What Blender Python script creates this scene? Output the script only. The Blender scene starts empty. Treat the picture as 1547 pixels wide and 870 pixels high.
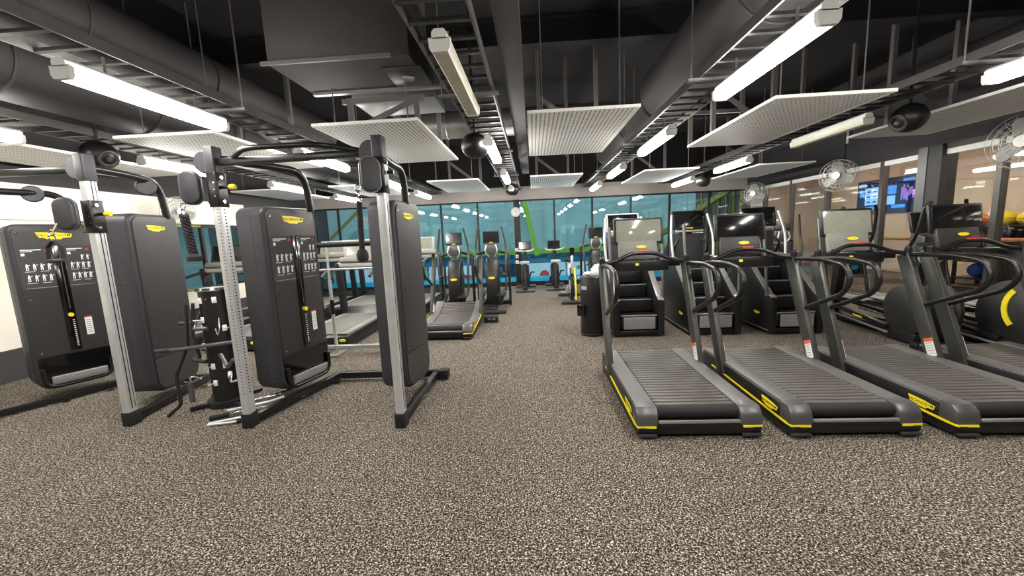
import bpy, bmesh, math, random
from mathutils import Vector, Matrix
random.seed(7)
PI = math.pi
SC = bpy.context.scene
COL = SC.collection

# ------------------------------------------------------------------ materials
def lin(c):
    r = []
    for v in c:
        v = v / 255.0
        r.append(v / 12.92 if v <= .04045 else ((v + .055) / 1.055) ** 2.4)
    return (*r, 1.0)

def _new(name):
    m = bpy.data.materials.new(name); m.use_nodes = True
    nt = m.node_tree; nt.nodes.clear()
    out = nt.nodes.new('ShaderNodeOutputMaterial')
    return m, nt, out

def N(nt, t, **kw):
    n = nt.nodes.new(t)
    for k, v in kw.items():
        if k in n.inputs: n.inputs[k].default_value = v
        else: setattr(n, k, v)
    return n

def math_n(nt, op, a, b=None):
    n = nt.nodes.new('ShaderNodeMath'); n.operation = op
    for i, v in enumerate((a, b)):
        if v is None: continue
        if isinstance(v, (int, float)): n.inputs[i].default_value = v
        else: nt.links.new(v, n.inputs[i])
    return n.outputs[0]

def mat(name, col, rough=.5, metal=0.0, var=.08, scale=14.0, bump=0.0, bscale=200.0, spec=.5, coat=0.0):
    m, nt, out = _new(name)
    p = N(nt, 'ShaderNodeBsdfPrincipled')
    p.inputs['Metallic'].default_value = metal
    p.inputs['Specular IOR Level'].default_value = spec
    p.inputs['Coat Weight'].default_value = coat
    tc = N(nt, 'ShaderNodeTexCoord')
    nz = N(nt, 'ShaderNodeTexNoise', Scale=scale, Detail=3.0)
    nt.links.new(tc.outputs['Object'], nz.inputs['Vector'])
    rp = N(nt, 'ShaderNodeValToRGB')
    c = lin(col)
    rp.color_ramp.elements[0].position = .25; rp.color_ramp.elements[1].position = .75
    rp.color_ramp.elements[0].color = (*[v * (1 - var) for v in c[:3]], 1)
    rp.color_ramp.elements[1].color = (*[min(1, v * (1 + var)) for v in c[:3]], 1)
    nt.links.new(nz.outputs['Fac'], rp.inputs['Fac'])
    nt.links.new(rp.outputs['Color'], p.inputs['Base Color'])
    mr = N(nt, 'ShaderNodeMapRange')
    rv = .06 if rough > .45 else .015
    mr.inputs['To Min'].default_value = max(.02, rough - rv); mr.inputs['To Max'].default_value = min(1, rough + rv)
    nt.links.new(nz.outputs['Fac'], mr.inputs['Value']); nt.links.new(mr.outputs[0], p.inputs['Roughness'])
    if bump:
        n2 = N(nt, 'ShaderNodeTexNoise', Scale=bscale, Detail=2.0)
        nt.links.new(tc.outputs['Object'], n2.inputs['Vector'])
        b = N(nt, 'ShaderNodeBump', Strength=bump, Distance=.004)
        nt.links.new(n2.outputs['Fac'], b.inputs['Height']); nt.links.new(b.outputs[0], p.inputs['Normal'])
    nt.links.new(p.outputs[0], out.inputs[0])
    return m

def emit(name, col, strength):
    m, nt, out = _new(name)
    e = N(nt, 'ShaderNodeEmission', Strength=strength); e.inputs[0].default_value = lin(col)
    nt.links.new(e.outputs[0], out.inputs[0])
    return m

def glass(name, tint, base=.05):
    m, nt, out = _new(name)
    t = N(nt, 'ShaderNodeBsdfTransparent'); t.inputs[0].default_value = lin(tint)
    g = N(nt, 'ShaderNodeBsdfGlossy', Roughness=.015)
    lw = N(nt, 'ShaderNodeLayerWeight', Blend=.5)
    fz = math_n(nt, 'ADD', math_n(nt, 'MULTIPLY', math_n(nt, 'POWER', lw.outputs['Facing'], 5.0), .9), .04)
    tc = N(nt, 'ShaderNodeTexCoord'); nz = N(nt, 'ShaderNodeTexNoise', Scale=.7, Detail=1.0)
    nt.links.new(tc.outputs['Object'], nz.inputs['Vector'])
    a = math_n(nt, 'MULTIPLY', nz.outputs['Fac'], base)
    s = math_n(nt, 'ADD', fz, a)
    mx = N(nt, 'ShaderNodeMixShader')
    nt.links.new(s, mx.inputs[0]); nt.links.new(t.outputs[0], mx.inputs[1]); nt.links.new(g.outputs[0], mx.inputs[2])
    nt.links.new(mx.outputs[0], out.inputs[0])
    return m

def carpet_mat():
    m, nt, out = _new('speckled_carpet')
    p = N(nt, 'ShaderNodeBsdfPrincipled', Roughness=.95)
    p.inputs['Specular IOR Level'].default_value = .15
    tc = N(nt, 'ShaderNodeTexCoord')
    nz = N(nt, 'ShaderNodeTexNoise', Scale=112.0, Detail=2.5, Roughness=.62, Distortion=.7)
    nt.links.new(tc.outputs['Object'], nz.inputs['Vector'])
    rp = N(nt, 'ShaderNodeValToRGB')
    el = rp.color_ramp.elements
    el[0].position = .37; el[0].color = lin((18, 16, 16))
    el[1].position = .69; el[1].color = lin((228, 219, 204))
    e = el.new(.48); e.color = lin((54, 49, 45))
    e = el.new(.555); e.color = lin((122, 113, 101))
    nt.links.new(nz.outputs['Fac'], rp.inputs['Fac'])
    # lanes of the carpet rolls and slow wear
    sx = N(nt, 'ShaderNodeSeparateXYZ'); nt.links.new(tc.outputs['Object'], sx.inputs[0])
    lane = math_n(nt, 'FLOOR', math_n(nt, 'DIVIDE', math_n(nt, 'ADD', sx.outputs[0], 50.15), 1.0))
    wn = N(nt, 'ShaderNodeTexWhiteNoise'); wn.noise_dimensions = '1D'
    nt.links.new(lane, wn.inputs['W'])
    big = N(nt, 'ShaderNodeTexNoise', Scale=.9, Detail=2.0)
    nt.links.new(tc.outputs['Object'], big.inputs['Vector'])
    v = math_n(nt, 'ADD', math_n(nt, 'MULTIPLY', wn.outputs['Value'], .12), math_n(nt, 'MULTIPLY', big.outputs['Fac'], .22))
    v = math_n(nt, 'ADD', v, .80)
    mx = N(nt, 'ShaderNodeMix'); mx.data_type = 'RGBA'; mx.blend_type = 'MULTIPLY'; mx.inputs['Factor'].default_value = 1
    nt.links.new(rp.outputs['Color'], mx.inputs[6]); nt.links.new(v, mx.inputs[7])
    nt.links.new(mx.outputs[2], p.inputs['Base Color'])
    b = N(nt, 'ShaderNodeBump', Strength=.5, Distance=.006)
    nt.links.new(nz.outputs['Fac'], b.inputs['Height']); nt.links.new(b.outputs[0], p.inputs['Normal'])
    nt.links.new(p.outputs[0], out.inputs[0])
    return m

def perf_mat():
    m, nt, out = _new('perforated_white_board')
    p = N(nt, 'ShaderNodeBsdfPrincipled', Roughness=.6)
    tc = N(nt, 'ShaderNodeTexCoord'); sx = N(nt, 'ShaderNodeSeparateXYZ')
    nt.links.new(tc.outputs['Object'], sx.inputs[0])
    fx = math_n(nt, 'FRACT', math_n(nt, 'DIVIDE', math_n(nt, 'ADD', sx.outputs[0], 10.0), .0412))
    slot = math_n(nt, 'LESS_THAN', math_n(nt, 'ABSOLUTE', math_n(nt, 'SUBTRACT', fx, .5)), .16)
    fy = math_n(nt, 'FRACT', math_n(nt, 'DIVIDE', math_n(nt, 'ADD', sx.outputs[1], 10.0), .06))
    dash = math_n(nt, 'LESS_THAN', fy, .72)
    inn = math_n(nt, 'LESS_THAN', math_n(nt, 'ABSOLUTE', sx.outputs[0]), .478)
    f = math_n(nt, 'MULTIPLY', math_n(nt, 'MULTIPLY', slot, dash), inn)
    mx = N(nt, 'ShaderNodeMix'); mx.data_type = 'RGBA'
    mx.inputs[6].default_value = lin((250, 249, 246)); mx.inputs[7].default_value = lin((128, 124, 120))
    nt.links.new(f, mx.inputs[0]); nt.links.new(mx.outputs[2], p.inputs['Base Color'])
    nt.links.new(p.outputs[0], out.inputs[0])
    return m

def rail_mat():
    m, nt, out = _new('ribbed_dark_rail')
    p = N(nt, 'ShaderNodeBsdfPrincipled', Roughness=.42, Metallic=.3)
    tc = N(nt, 'ShaderNodeTexCoord')
    w = N(nt, 'ShaderNodeTexWave', Scale=28.0, Distortion=.0); w.bands_direction = 'DIAGONAL'
    nt.links.new(tc.outputs['Object'], w.inputs['Vector'])
    rp = N(nt, 'ShaderNodeValToRGB')
    rp.color_ramp.elements[0].color = lin((70, 68, 68)); rp.color_ramp.elements[1].color = lin((128, 125, 124))
    nt.links.new(w.outputs['Fac'], rp.inputs['Fac']); nt.links.new(rp.outputs['Color'], p.inputs['Base Color'])
    b = N(nt, 'ShaderNodeBump', Strength=.5, Distance=.003)
    nt.links.new(w.outputs['Fac'], b.inputs['Height']); nt.links.new(b.outputs[0], p.inputs['Normal'])
    nt.links.new(p.outputs[0], out.inputs[0])
    return m

M = dict(
    carpet=carpet_mat(), perf=perf_mat(), rail=rail_mat(),
    ceiling=mat('black_ceiling', (22, 20, 22), .9, scale=2),
    duct=mat('dark_painted_duct', (54, 51, 52), .65, bump=.25, bscale=90, scale=6),
    ductsilver=mat('galvanised_duct', (150, 148, 146), .4, .7, scale=12),
    trayrail_lit=mat('lamplit_tray_rail', (112, 110, 107), .4, .5),  # lighter than the rungs: lamp light painted into the rail colour
    unit=mat('dark_insulation', (58, 55, 55), .8, bump=.4, bscale=60, scale=5),
    steel=mat('grey_steel_angle', (112, 108, 106), .55, .35),
    tray=mat('galvanised_tray', (72, 71, 70), .4, .6),
    bulk=mat('grey_painted_plaster', (196, 190, 185), .85, scale=3),
    dark_wall=mat('charcoal_plaster', (62, 59, 61), .85, scale=3),
    cream=mat('cream_paint', (232, 228, 214), .7, scale=3, var=.04),
    studio=mat('warm_cream_paint', (226, 208, 190), .7, scale=3, var=.04),
    studio_ceil=mat('tan_ceiling', (186, 168, 156), .8, scale=3),
    frame=mat('black_frame', (26, 24, 25), .45),
    frame_grey=mat('grey_aluminium_frame', (84, 81, 79), .4, .4),
    frame_olive=mat('olive_frame', (120, 120, 40), .5),
    glass=glass('clear_window_glass', (236, 246, 246), .10),
    glass_part=glass('partition_glass', (240, 238, 234), .16),
    teal=mat('teal_cladding', (138, 176, 180), .8, scale=1.2, var=.10),
    teal_dark=mat('dark_teal_boards', (16, 112, 150), .6, scale=2),
    green=mat('green_beam', (122, 168, 52), .6),
    cyan=mat('bright_cyan_pool_tile', (20, 190, 226), .25, scale=3),
    poolfloor=mat('pool_hall_floor', (70, 110, 130), .4),
    banner=mat('pale_blue_banner', (222, 236, 250), .6),
    navy=mat('navy_board', (20, 50, 78), .5),
    pink=mat('pink_print', (222, 90, 128), .6),
    blackp=mat('black_plastic', (24, 23, 24), .38, bump=.08, bscale=400),
    blackm=mat('satin_black_metal', (30, 29, 29), .30, .2),
    driver=mat('dark_speaker_cone', (62, 61, 62), .4),
    disc=mat('matt_black_disc', (36, 35, 34), .5, bump=.1, bscale=300),
    yellowdim=mat('yellow_tag_print', (214, 196, 40), .6),
    gloss=mat('gloss_black', (14, 14, 15), .12, coat=.3),
    rubber=mat('black_rubber', (18, 17, 17), .75),
    char=mat('charcoal_housing', (46, 45, 50), .5, bump=.25, bscale=300),
    charface=mat('charcoal_face_panel', (53, 51, 51), .45, bump=.2, bscale=350),
    rib=mat('grey_tick_mark', (72, 72, 84), .5),
    silver=mat('brushed_silver', (206, 208, 208), .32, .55),
    gunmetal=mat('gunmetal', (100, 100, 100), .35, .6),
    grey_ar=mat('grey_metal_upright', (74, 75, 70), .38, .4),
    chrome=mat('chrome', (220, 220, 222), .12, 1.0),
    slat=mat('grey_belt_slat', (90, 86, 84), .42, .25, bump=.15, bscale=300),
    beltgrey=mat('grey_running_belt', (104, 101, 96), .6, bump=.2, bscale=300),
    stripgrey=mat('light_grey_strip', (150, 148, 146), .35, .4),
    footgrey=mat('grey_foot_plate', (170, 168, 168), .4, .4),
    yellow=mat('yellow_trim', (246, 226, 30), .5, var=.04),
    ink=mat('dark_ink', (40, 38, 20), .6),
    white=mat('white_plastic', (236, 236, 232), .45, var=.03),
    paper=mat('white_label', (236, 236, 234), .6, var=.03),
    print_grey=mat('grey_print', (150, 150, 150), .6),
    print_white=mat('white_print', (226, 226, 226), .6),
    print_red=mat('red_print', (190, 60, 60), .6),
    orange=mat('orange_label', (232, 106, 54), .6),
    red=mat('red_plastic', (206, 46, 52), .45),
    screen=mat('dark_screen_glass', (20, 20, 22), .16, coat=.4),
    screen_glare=mat('glare_grey_screen_glass', (150, 150, 138), .12, coat=.5),  # reflected glare painted in as a pale glass colour
    console=mat('grey_console', (128, 128, 122), .5),
    lightgrey=mat('light_grey_plastic', (176, 176, 170), .45),
    blueplastic=mat('blue_accent', (60, 110, 180), .5),
    fanpc=mat('pale_fan_cage', (186, 186, 182), .4, .4),
    lamp=emit('lit_diffuser', (255, 250, 243), 46.0),
    fill_studio=emit('studio_fill_diffuser', (255, 244, 232), 60.0),
    fill_pool=emit('pool_fill_diffuser', (246, 250, 252), 46.0),
    lamp_off=mat('unlit_yellowed_diffuser', (232, 230, 208), .3),
    tvbg=emit('tv_navy', (24, 26, 66), .9),
    tvblue=emit('tv_blue', (70, 140, 240), 1.1),
    tvpale=emit('tv_pale_blue', (130, 185, 250), 1.1),
    tvpurple=emit('tv_purple', (150, 110, 210), .9),
    purple=mat('purple_vinyl', (104, 78, 150), .5), pinkv=mat('pink_vinyl', (222, 80, 120), .5),
    greenv=mat('green_vinyl', (30, 150, 84), .5), bluev=mat('blue_vinyl', (36, 90, 200), .5),
    orangev=mat('orange_vinyl', (240, 130, 40), .5), yellowv=mat('yellow_vinyl', (236, 214, 40), .5),
    wood=mat('pale_wood', (176, 124, 84), .6, scale=8),
)

# ------------------------------------------------------------------ mesh builder
def rrect(w, h, r, n=5, cx=0, cy=0):
    """rounded rectangle, r = one radius or (bl, br, tr, tl)"""
    if not isinstance(r, (tuple, list)): r = (r,) * 4
    pts = []
    for (sx, sy, a0, rr) in ((-1, -1, PI, r[0]), (1, -1, 1.5 * PI, r[1]), (1, 1, 0, r[2]), (-1, 1, .5 * PI, r[3])):
        ox, oy = sx * (w / 2 - rr), sy * (h / 2 - rr)
        if rr <= 1e-5: pts.append((cx + ox, cy + oy)); continue
        for i in range(n + 1):
            a = a0 + .5 * PI * i / n
            pts.append((cx + ox + rr * math.cos(a), cy + oy + rr * math.sin(a)))
    return pts

def fillet(pts, r, n=5):
    """round the inner corners of a 3D polyline"""
    pts = [Vector(p) for p in pts]
    out = [pts[0]]
    for a, b, c in zip(pts, pts[1:], pts[2:]):
        d1, d2 = (a - b), (c - b)
        k = min(r, d1.length * .48, d2.length * .48)
        p, q = b + d1.normalized() * k, b + d2.normalized() * k
        for i in range(n + 1):
            t = i / n
            out.append(p * (1 - t) ** 2 + b * 2 * t * (1 - t) + q * t * t)
    out.append(pts[-1])
    return out

class MB:
    def __init__(s): s.bm = bmesh.new(); s.mi = 0
    def m(s, i): s.mi = i; return s
    def _faces(s, fs):
        for f in fs: f.material_index = s.mi
    def box(s, c, size, rot=None, bevel=0.0, seg=2):
        r = bmesh.ops.create_cube(s.bm, size=1.0)
        vs = r['verts']
        mtx = Matrix.Translation(Vector(c)) @ (rot.to_4x4() if rot is not None else Matrix()) @ Matrix.Diagonal((*size, 1))
        bmesh.ops.transform(s.bm, matrix=mtx, verts=vs)
        fs = set(f for v in vs for f in v.link_faces)
        s._faces(fs)
        if bevel:
            es = list(set(e for v in vs for e in v.link_edges))
            b = bmesh.ops.bevel(s.bm, geom=es, offset=min(bevel, min(size) * .45), segments=seg, affect='EDGES', profile=.5)
            s._faces(b['faces'])
        return s
    def bar(s, p0, p1, w, h, up=(0, 0, 1), bevel=0.0):
        """box-section bar between two points: w across, h along 'up'"""
        p0, p1 = Vector(p0), Vector(p1)
        d = (p1 - p0); L = d.length; d.normalize()
        u = Vector(up); x = d.cross(u)
        if x.length < 1e-4: x = d.cross(Vector((0, 1, 0)))
        x.normalize(); u = x.cross(d).normalized()
        rot = Matrix((x, d, u)).transposed()
        return s.box((p0 + p1) / 2, (w, L, h), rot, bevel)
    def tube(s, pts, r, n=10, close=False):
        pts = [Vector(p) for p in pts]
        rad = r if isinstance(r, (list, tuple)) else [r] * len(pts)
        rings = []; nrm = None
        for i, p in enumerate(pts):
            if i == 0: t = pts[1] - p
            elif i == len(pts) - 1: t = p - pts[-2]
            else: t = (pts[i + 1] - p).normalized() + (p - pts[i - 1]).normalized()
            t.normalize()
            if nrm is None:
                nrm = t.cross(Vector((0, 0, 1)))
                if nrm.length < 1e-3: nrm = t.cross(Vector((1, 0, 0)))
            else: nrm = nrm - t * nrm.dot(t)
            nrm.normalize(); bn = t.cross(nrm)
            rings.append([s.bm.verts.new(p + (nrm * math.cos(2 * PI * k / n) + bn * math.sin(2 * PI * k / n)) * rad[i]) for k in range(n)])
        fs = []
        for a, b in zip(rings, rings[1:]):
            for k in range(n):
                fs.append(s.bm.faces.new((a[k], a[(k + 1) % n], b[(k + 1) % n], b[k])))
        fs.append(s.bm.faces.new(rings[0][::-1])); fs.append(s.bm.faces.new(rings[-1]))
        s._faces(fs); return s
    def cyl(s, p0, p1, r, r2=None, n=20):
        return s.tube([p0, p1], [r, r if r2 is None else r2], n)
    def prism(s, prof, plane, a, b, bevel=0.0, seg=2):
        """extrude a 2D outline; plane 'xz' runs along y, 'yz' along x, 'xy' along z"""
        def P(u, v, w):
            return {'xz': (u, w, v), 'yz': (w, u, v), 'xy': (u, v, w)}[plane]
        lo = [s.bm.verts.new(P(u, v, a)) for u, v in prof]
        hi = [s.bm.verts.new(P(u, v, b)) for u, v in prof]
        n = len(prof)
        fs = [s.bm.faces.new(lo), s.bm.faces.new(hi)]
        caps = list(fs)
        for k in range(n):
            fs.append(s.bm.faces.new((lo[k], lo[(k + 1) % n], hi[(k + 1) % n], hi[k])))
        s._faces(fs)
        bmesh.ops.recalc_face_normals(s.bm, faces=fs)
        if bevel:
            es = list(set(e for f in caps for e in f.edges))
            r = bmesh.ops.bevel(s.bm, geom=es, offset=bevel, segments=seg, affect='EDGES', profile=.5)
            s._faces(r['faces'])
        return s
    def lathe(s, prof, c=(0, 0, 0), n=24, rot=None):
        c = Vector(c); rings = []
        R = rot if rot is not None else Matrix.Identity(3)
        for r, z in prof:
            rings.append([s.bm.verts.new(c + R @ Vector((r * math.cos(2 * PI * k / n), r * math.sin(2 * PI * k / n), z))) for k in range(n)])
        fs = []
        for a, b in zip(rings, rings[1:]):
            for k in range(n):
                fs.append(s.bm.faces.new((a[k], a[(k + 1) % n], b[(k + 1) % n], b[k])))
        fs.append(s.bm.faces.new(rings[0][::-1])); fs.append(s.bm.faces.new(rings[-1]))
        s._faces(fs); return s
    def ball(s, c, r, sx=1, sy=1, sz=1, u=20, v=12):
        q = bmesh.ops.create_uvsphere(s.bm, u_segments=u, v_segments=v, radius=r)
        bmesh.ops.transform(s.bm, matrix=Matrix.Translation(Vector(c)) @ Matrix.Diagonal((sx, sy, sz, 1)), verts=q['verts'])
        s._faces(set(f for x in q['verts'] for f in x.link_faces)); return s
    def torus(s, c, R, r, rot=None, n=28, k=8):
        c = Vector(c); Q = rot if rot is not None else Matrix.Identity(3)
        rings = [[s.bm.verts.new(c + Q @ Vector(((R + r * math.cos(2 * PI * j / k)) * math.cos(2 * PI * i / n), (R + r * math.cos(2 * PI * j / k)) * math.sin(2 * PI * i / n), r * math.sin(2 * PI * j / k)))) for j in range(k)] for i in range(n)]
        fs = []
        for i in range(n):
            a, b = rings[i], rings[(i + 1) % n]
            for j in range(k): fs.append(s.bm.faces.new((a[j], b[j], b[(j + 1) % k], a[(j + 1) % k])))
        s._faces(fs); return s
    def text(s, body, size, mtx, depth=.0006):
        cu = bpy.data.curves.new('lettering', 'FONT'); cu.body = body; cu.size = size
        cu.align_x = 'CENTER'; cu.align_y = 'CENTER'; cu.extrude = depth; cu.offset = .006 * size; cu.resolution_u = 2
        ob = bpy.data.objects.new('lettering', cu); COL.objects.link(ob)
        dg = bpy.context.evaluated_depsgraph_get(); dg.update()
        me = ob.evaluated_get(dg).to_mesh()
        vs = [s.bm.verts.new(mtx @ v.co) for v in me.vertices]
        fs = []
        for p in me.polygons:
            try: fs.append(s.bm.faces.new([vs[i] for i in p.vertices]))
            except ValueError: pass
        s._faces(fs)
        bpy.data.objects.remove(ob); bpy.data.curves.remove(cu)
        return s
    def build(s, name, mats, parent=None, loc=None, rot=None, angle=38):
        me = bpy.data.meshes.new(name)
        bmesh.ops.recalc_face_normals(s.bm, faces=s.bm.faces[:])
        s.bm.to_mesh(me); s.bm.free()
        if not isinstance(mats, (list, tuple)): mats = [mats]
        for q in mats: me.materials.append(M[q] if isinstance(q, str) else q)
        me.polygons.foreach_set('use_smooth', [True] * len(me.polygons))
        me.set_sharp_from_angle(angle=math.radians(angle))
        o = bpy.data.objects.new(name, me); COL.objects.link(o)
        if parent: o.parent = parent
        if loc is not None: o.location = loc
        if rot is not None: o.rotation_euler = rot
        return o

def tag(o, label, cat, group=None):
    o['label'] = label; o['category'] = cat
    if group: o['group'] = group
    return o
def thing(name, label, cat, loc=(0, 0, 0), rz=0.0, group=None):
    o = bpy.data.objects.new(name, None); COL.objects.link(o)
    o.location = loc; o.rotation_euler = (0, 0, rz); o.empty_display_size = .1
    return tag(o, label, cat, group)
def struct(o, label=None):
    o['kind'] = 'structure'
    return o
KIDS = {}
def dup(root, loc, rz=None, label=None):
    def cp(o, parent):
        c = o.copy(); COL.objects.link(c)
        if parent is not None: c.parent = parent
        for ch in [x for x in allobj if x.parent == o]: cp(ch, c)
        return c
    allobj = [x for x in COL.objects]
    r = cp(root, None); r.location = loc
    if rz is not None: r.rotation_euler = (0, 0, rz)
    if label: r['label'] = label
    return r
def rotm(x=0, y=0, z=0):
    return (Matrix.Rotation(z, 3, 'Z') @ Matrix.Rotation(y, 3, 'Y') @ Matrix.Rotation(x, 3, 'X'))

# ------------------------------------------------------------------ setting
XL, XR, YF, YB, ZC = -6.3, 5.85, 11.2, -5.0, 4.0
WT = 2.44
def sbox(name, c, size, m, bevel=0.0):
    return struct(MB().box(c, size, bevel=bevel).build(name, m))
def span(name, x0, x1, y0, y1, z0, z1, m):
    return sbox(name, ((x0 + x1) / 2, (y0 + y1) / 2, (z0 + z1) / 2), (x1 - x0, y1 - y0, z1 - z0), m)

span('floor', XL, XR, YB, YF, -.1, 0, 'carpet')
span('ceiling', XL, XR, YB, YF, ZC, ZC + .1, 'ceiling')
span('wall_behind', XL, XR, YB - .1, YB, 0, ZC, 'cream')
# far wall: bulkhead, sill, column
span('wall_far', XL, XR, YF, YF + .15, WT, 2.80, 'bulk')
span('wall_far_upper', XL, XR, YF, YF + .15, 2.80, ZC, 'ceiling')
span('baseboard_far', XL, XR, YF, YF + .12, 0, .08, 'frame')
MUL = [-6.3, -5.62, -4.6, -3.62, -2.6, -1.55, -.43, .62, 1.68, 2.74, 3.8, 4.86, 5.85]
for i, (a, b) in enumerate(zip(MUL, MUL[1:])):
    f = MB()
    for x in ((a, b) if i == len(MUL) - 2 else (a,)): f.box((x, YF + .05, (WT + .08) / 2), (.05, .07, WT - .08))
    f.box(((a + b) / 2, YF + .05, WT - .02), (b - a - .05, .07, .04)).box(((a + b) / 2, YF + .05, .10), (b - a - .05, .07, .04))
    w = struct(f.build('window_%d' % (i + 1), 'frame'))
    g = MB().box(((a + b) / 2, YF + .06, (WT + .08) / 2), (b - a - .05, .008, WT - .16)).build('window_glass', 'glass', w)
sbox('column', (-.43, YF - .04, WT / 2), (.17, .12, WT), 'frame')
# three little white switches on the column
for z, lab in ((1.05, 'topmost'), (.86, 'middle'), (.70, 'lowest')):
    s = MB().box((-.47, YF - .11, z), (.09, .02, .10), bevel=.008).m(1).box((-.47, YF - .122, z), (.03, .006, .045)).build('wall_switch', ['white', 'lightgrey'])
    tag(s, '%s small white switch plate on the black window column' % lab, 'switch', 'switch plates on the column')
# right glazed partition
span('wall_right_upper', XR, XR + .15, YB, YF, 2.50, ZC, 'dark_wall')
span('trim_1', XR - .02, XR + .06, YB, YF, 2.43, 2.50, 'frame')
span('trim_2', XR + .0, XR + .04, 1.0, YF, 2.35, 2.425, 'white')
span('baseboard_right', XR, XR + .1, YB, YF, 0, .09, 'frame')
MY = [11.2, 10.4, 9.37, 8.28, 7.04, 6.14, 5.36, 4.3, 3.2, 2.1, 1.0]
for i, (a, b) in enumerate(zip(MY, MY[1:])):
    f = MB()
    f.box((XR + .04, a, 1.26), (.09, .07 if i != 5 else .12, 2.34))
    if i == len(MY) - 2: f.box((XR + .04, b, 1.26), (.09, .07, 2.34))
    f.box((XR + .04, (a + b) / 2, .12), (.08, a - b, .06))
    w = struct(f.build('window_%d' % (i + 13), 'frame_grey'))
    MB().box((XR + .05, (a + b) / 2, 1.28), (.008, a - b - .06, 2.3)).build('window_glass', 'glass_part', w)
span('column_right', XR - .06, XR + .16, 6.02, 6.22, 0, 2.5, 'frame')
span('trim_3', XR - .07, XR - .0, 6.22, 6.36, 0, 2.5, 'gunmetal')
span('wall_right_near', XR, XR + .15, YB, 1.0, 0, 2.5, 'dark_wall')
# left wall: dark skirting, cream dado, windows, white band, dark top
span('baseboard_left', XL - .15, XL + .02, YB, YF, 0, .38, 'dark_wall')
span('wall_left', XL - .15, XL, YB, YF, .38, .70, 'cream')
span('wall_left_band', XL - .15, XL + .03, YB, 8.35, 1.93, 2.37, 'cream')
span('wall_left_band_end', XL - .15, XL + .02, 8.35, YF, 1.93, 2.37, 'dark_wall')
span('wall_left_upper', XL - .15, XL, YB, YF, 2.37, ZC, 'dark_wall')
span('wall_left_pier', XL - .15, XL, YB, 5.0, .70, 1.93, 'cream')
span('wall_left_end', XL - .15, XL, 9.6, YF, .70, 1.93, 'dark_wall')
LY = [5.0, 6.1, 7.25, 8.4, 9.6]
for i, (a, b) in enumerate(zip(LY, LY[1:])):
    f = MB()
    for y in ((a, b) if i == 3 else (a,)): f.box((XL - .06, y, 1.31), (.06, .05, 1.22))
    for z in (.72, 1.90): f.box((XL - .06, (a + b) / 2, z), (.06, b - a, .05))
    w = struct(f.build('window_%d' % (i + 23), 'frame_olive' if i < 2 else 'frame'))
    MB().box((XL - .07, (a + b) / 2, 1.31), (.008, b - a - .05, 1.15)).build('window_glass', 'glass', w)

# ------------------------------------------------------------------ pool hall beyond the far windows
PY = 17.0
span('wall_pool_far', -16, 12, PY, PY + .1, -1.2, 6.2, 'teal')
span('floor_pool', -16, 12, YF + .2, PY, -1.3, -1.2, 'poolfloor')
span('ceiling_pool', -16, 12, YF + .2, PY, 6.2, 6.3, 'dark_wall')
span('wall_pool_left', -9.1, -9.0, 2, 10.5, -1.2, 4, 'teal')
span('wall_pool_left_dark', -9.1, -9.0, 10.5, PY, -1.2, 4, 'dark_wall')
span('trim_4', -16, 12, PY - .25, PY - .05, .62, .80, 'green')
span('trim_5', -16, 12, PY - .12, PY, .22, .62, 'teal_dark')
span('trim_6', -16, 12, PY - .5, PY - .05, -.9, -.36, 'cyan')
span('water_pool', -16, 12, YF + .8, PY - .5, -1.19, -.95, 'cyan')
f = MB()
for k in range(28): f.box((-15.5 + k, PY - .02, 3.4), (.05, .04, 5.2))
struct(f.build('trim_7', 'teal'))
# banners
bn = [(-.55, 1.35, 'banner'), (1.4, 2.3, 'banner'), (-2.4, -.75, 'navy'), (-4.6, -2.5, 'banner'), (-6.4, -4.7, 'banner'), (-8.6, -6.6, 'banner'), (2.5, 5.0, 'navy')]
bl = ['pale blue board with a red arc print on the pool wall behind the two bikes', 'short pale blue board with a green dot on the pool wall',
      'dark navy board on the pool wall behind the window column', 'pale blue board with pink foot low on the pool wall behind the cross trainers',
      'pale blue board with a pink foot and a green edge low on the pool wall', 'pale blue board at the end of the row behind the treadmills',
      'navy board on the pool wall behind the spin bike and bin']
for i, ((a, b, m), l) in enumerate(zip(bn, bl)):
    f = MB().box(((a + b) / 2, PY - .15, -.07), (b - a, .03, .56))
    f.m(1)
    if i == 0: f.lathe([(.0001, 0), (.20, 0), (.20, .01), (.0001, .01)], (.45, PY - .168, -.30), n=20, rot=rotm(x=PI / 2)); f.m(2).box((.45, PY - .18, -.45), (.5, .02, .2))
    if i == 1: f.m(3).ball((1.9, PY - .17, -.02), .09, sy=.2)
    if i in (3, 4): f.box(((a + b) / 2 + .2, PY - .17, -.27), ((b - a) * .7, .01, .16)); f.m(3).box((b - .12, PY - .17, -.07), (.2, .01, .54))
    if i == 2:
        f.m(4)
        for k in range(3): f.box((a + .3 + k * .5, PY - .17, -.05), (.04, .01, .5))
    tag(f.build('pool_board', [m, 'red' if i == 0 else 'pink', 'cyan', 'green', 'yellow']), l, 'board', 'boards along the pool wall')
# raking green beams of the hall
NBEAM = 4
def beam(p0, p1, w, h, lab):
    global NBEAM
    NBEAM += 1
    struct(MB().bar(p0, p1, w, h).build('beam_%d' % NBEAM, 'frame_olive' if w < .15 else 'green'))
beam((-.48, PY - .5, 3.6), (.16, PY - .5, .55), .26, .2, 'green raking girder standing behind the window column with the clock')
beam((4.5, 16.3, .80), (5.86, 11.75, 2.62), .14, .16, 'long green girder climbing over the dark stair wall of the pool hall')
beam((-8.7, PY - .5, 1.6), (-5.4, PY - .5, 4.4), .1, .1, 'green girder slanting up behind the windows over the treadmills')
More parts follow.
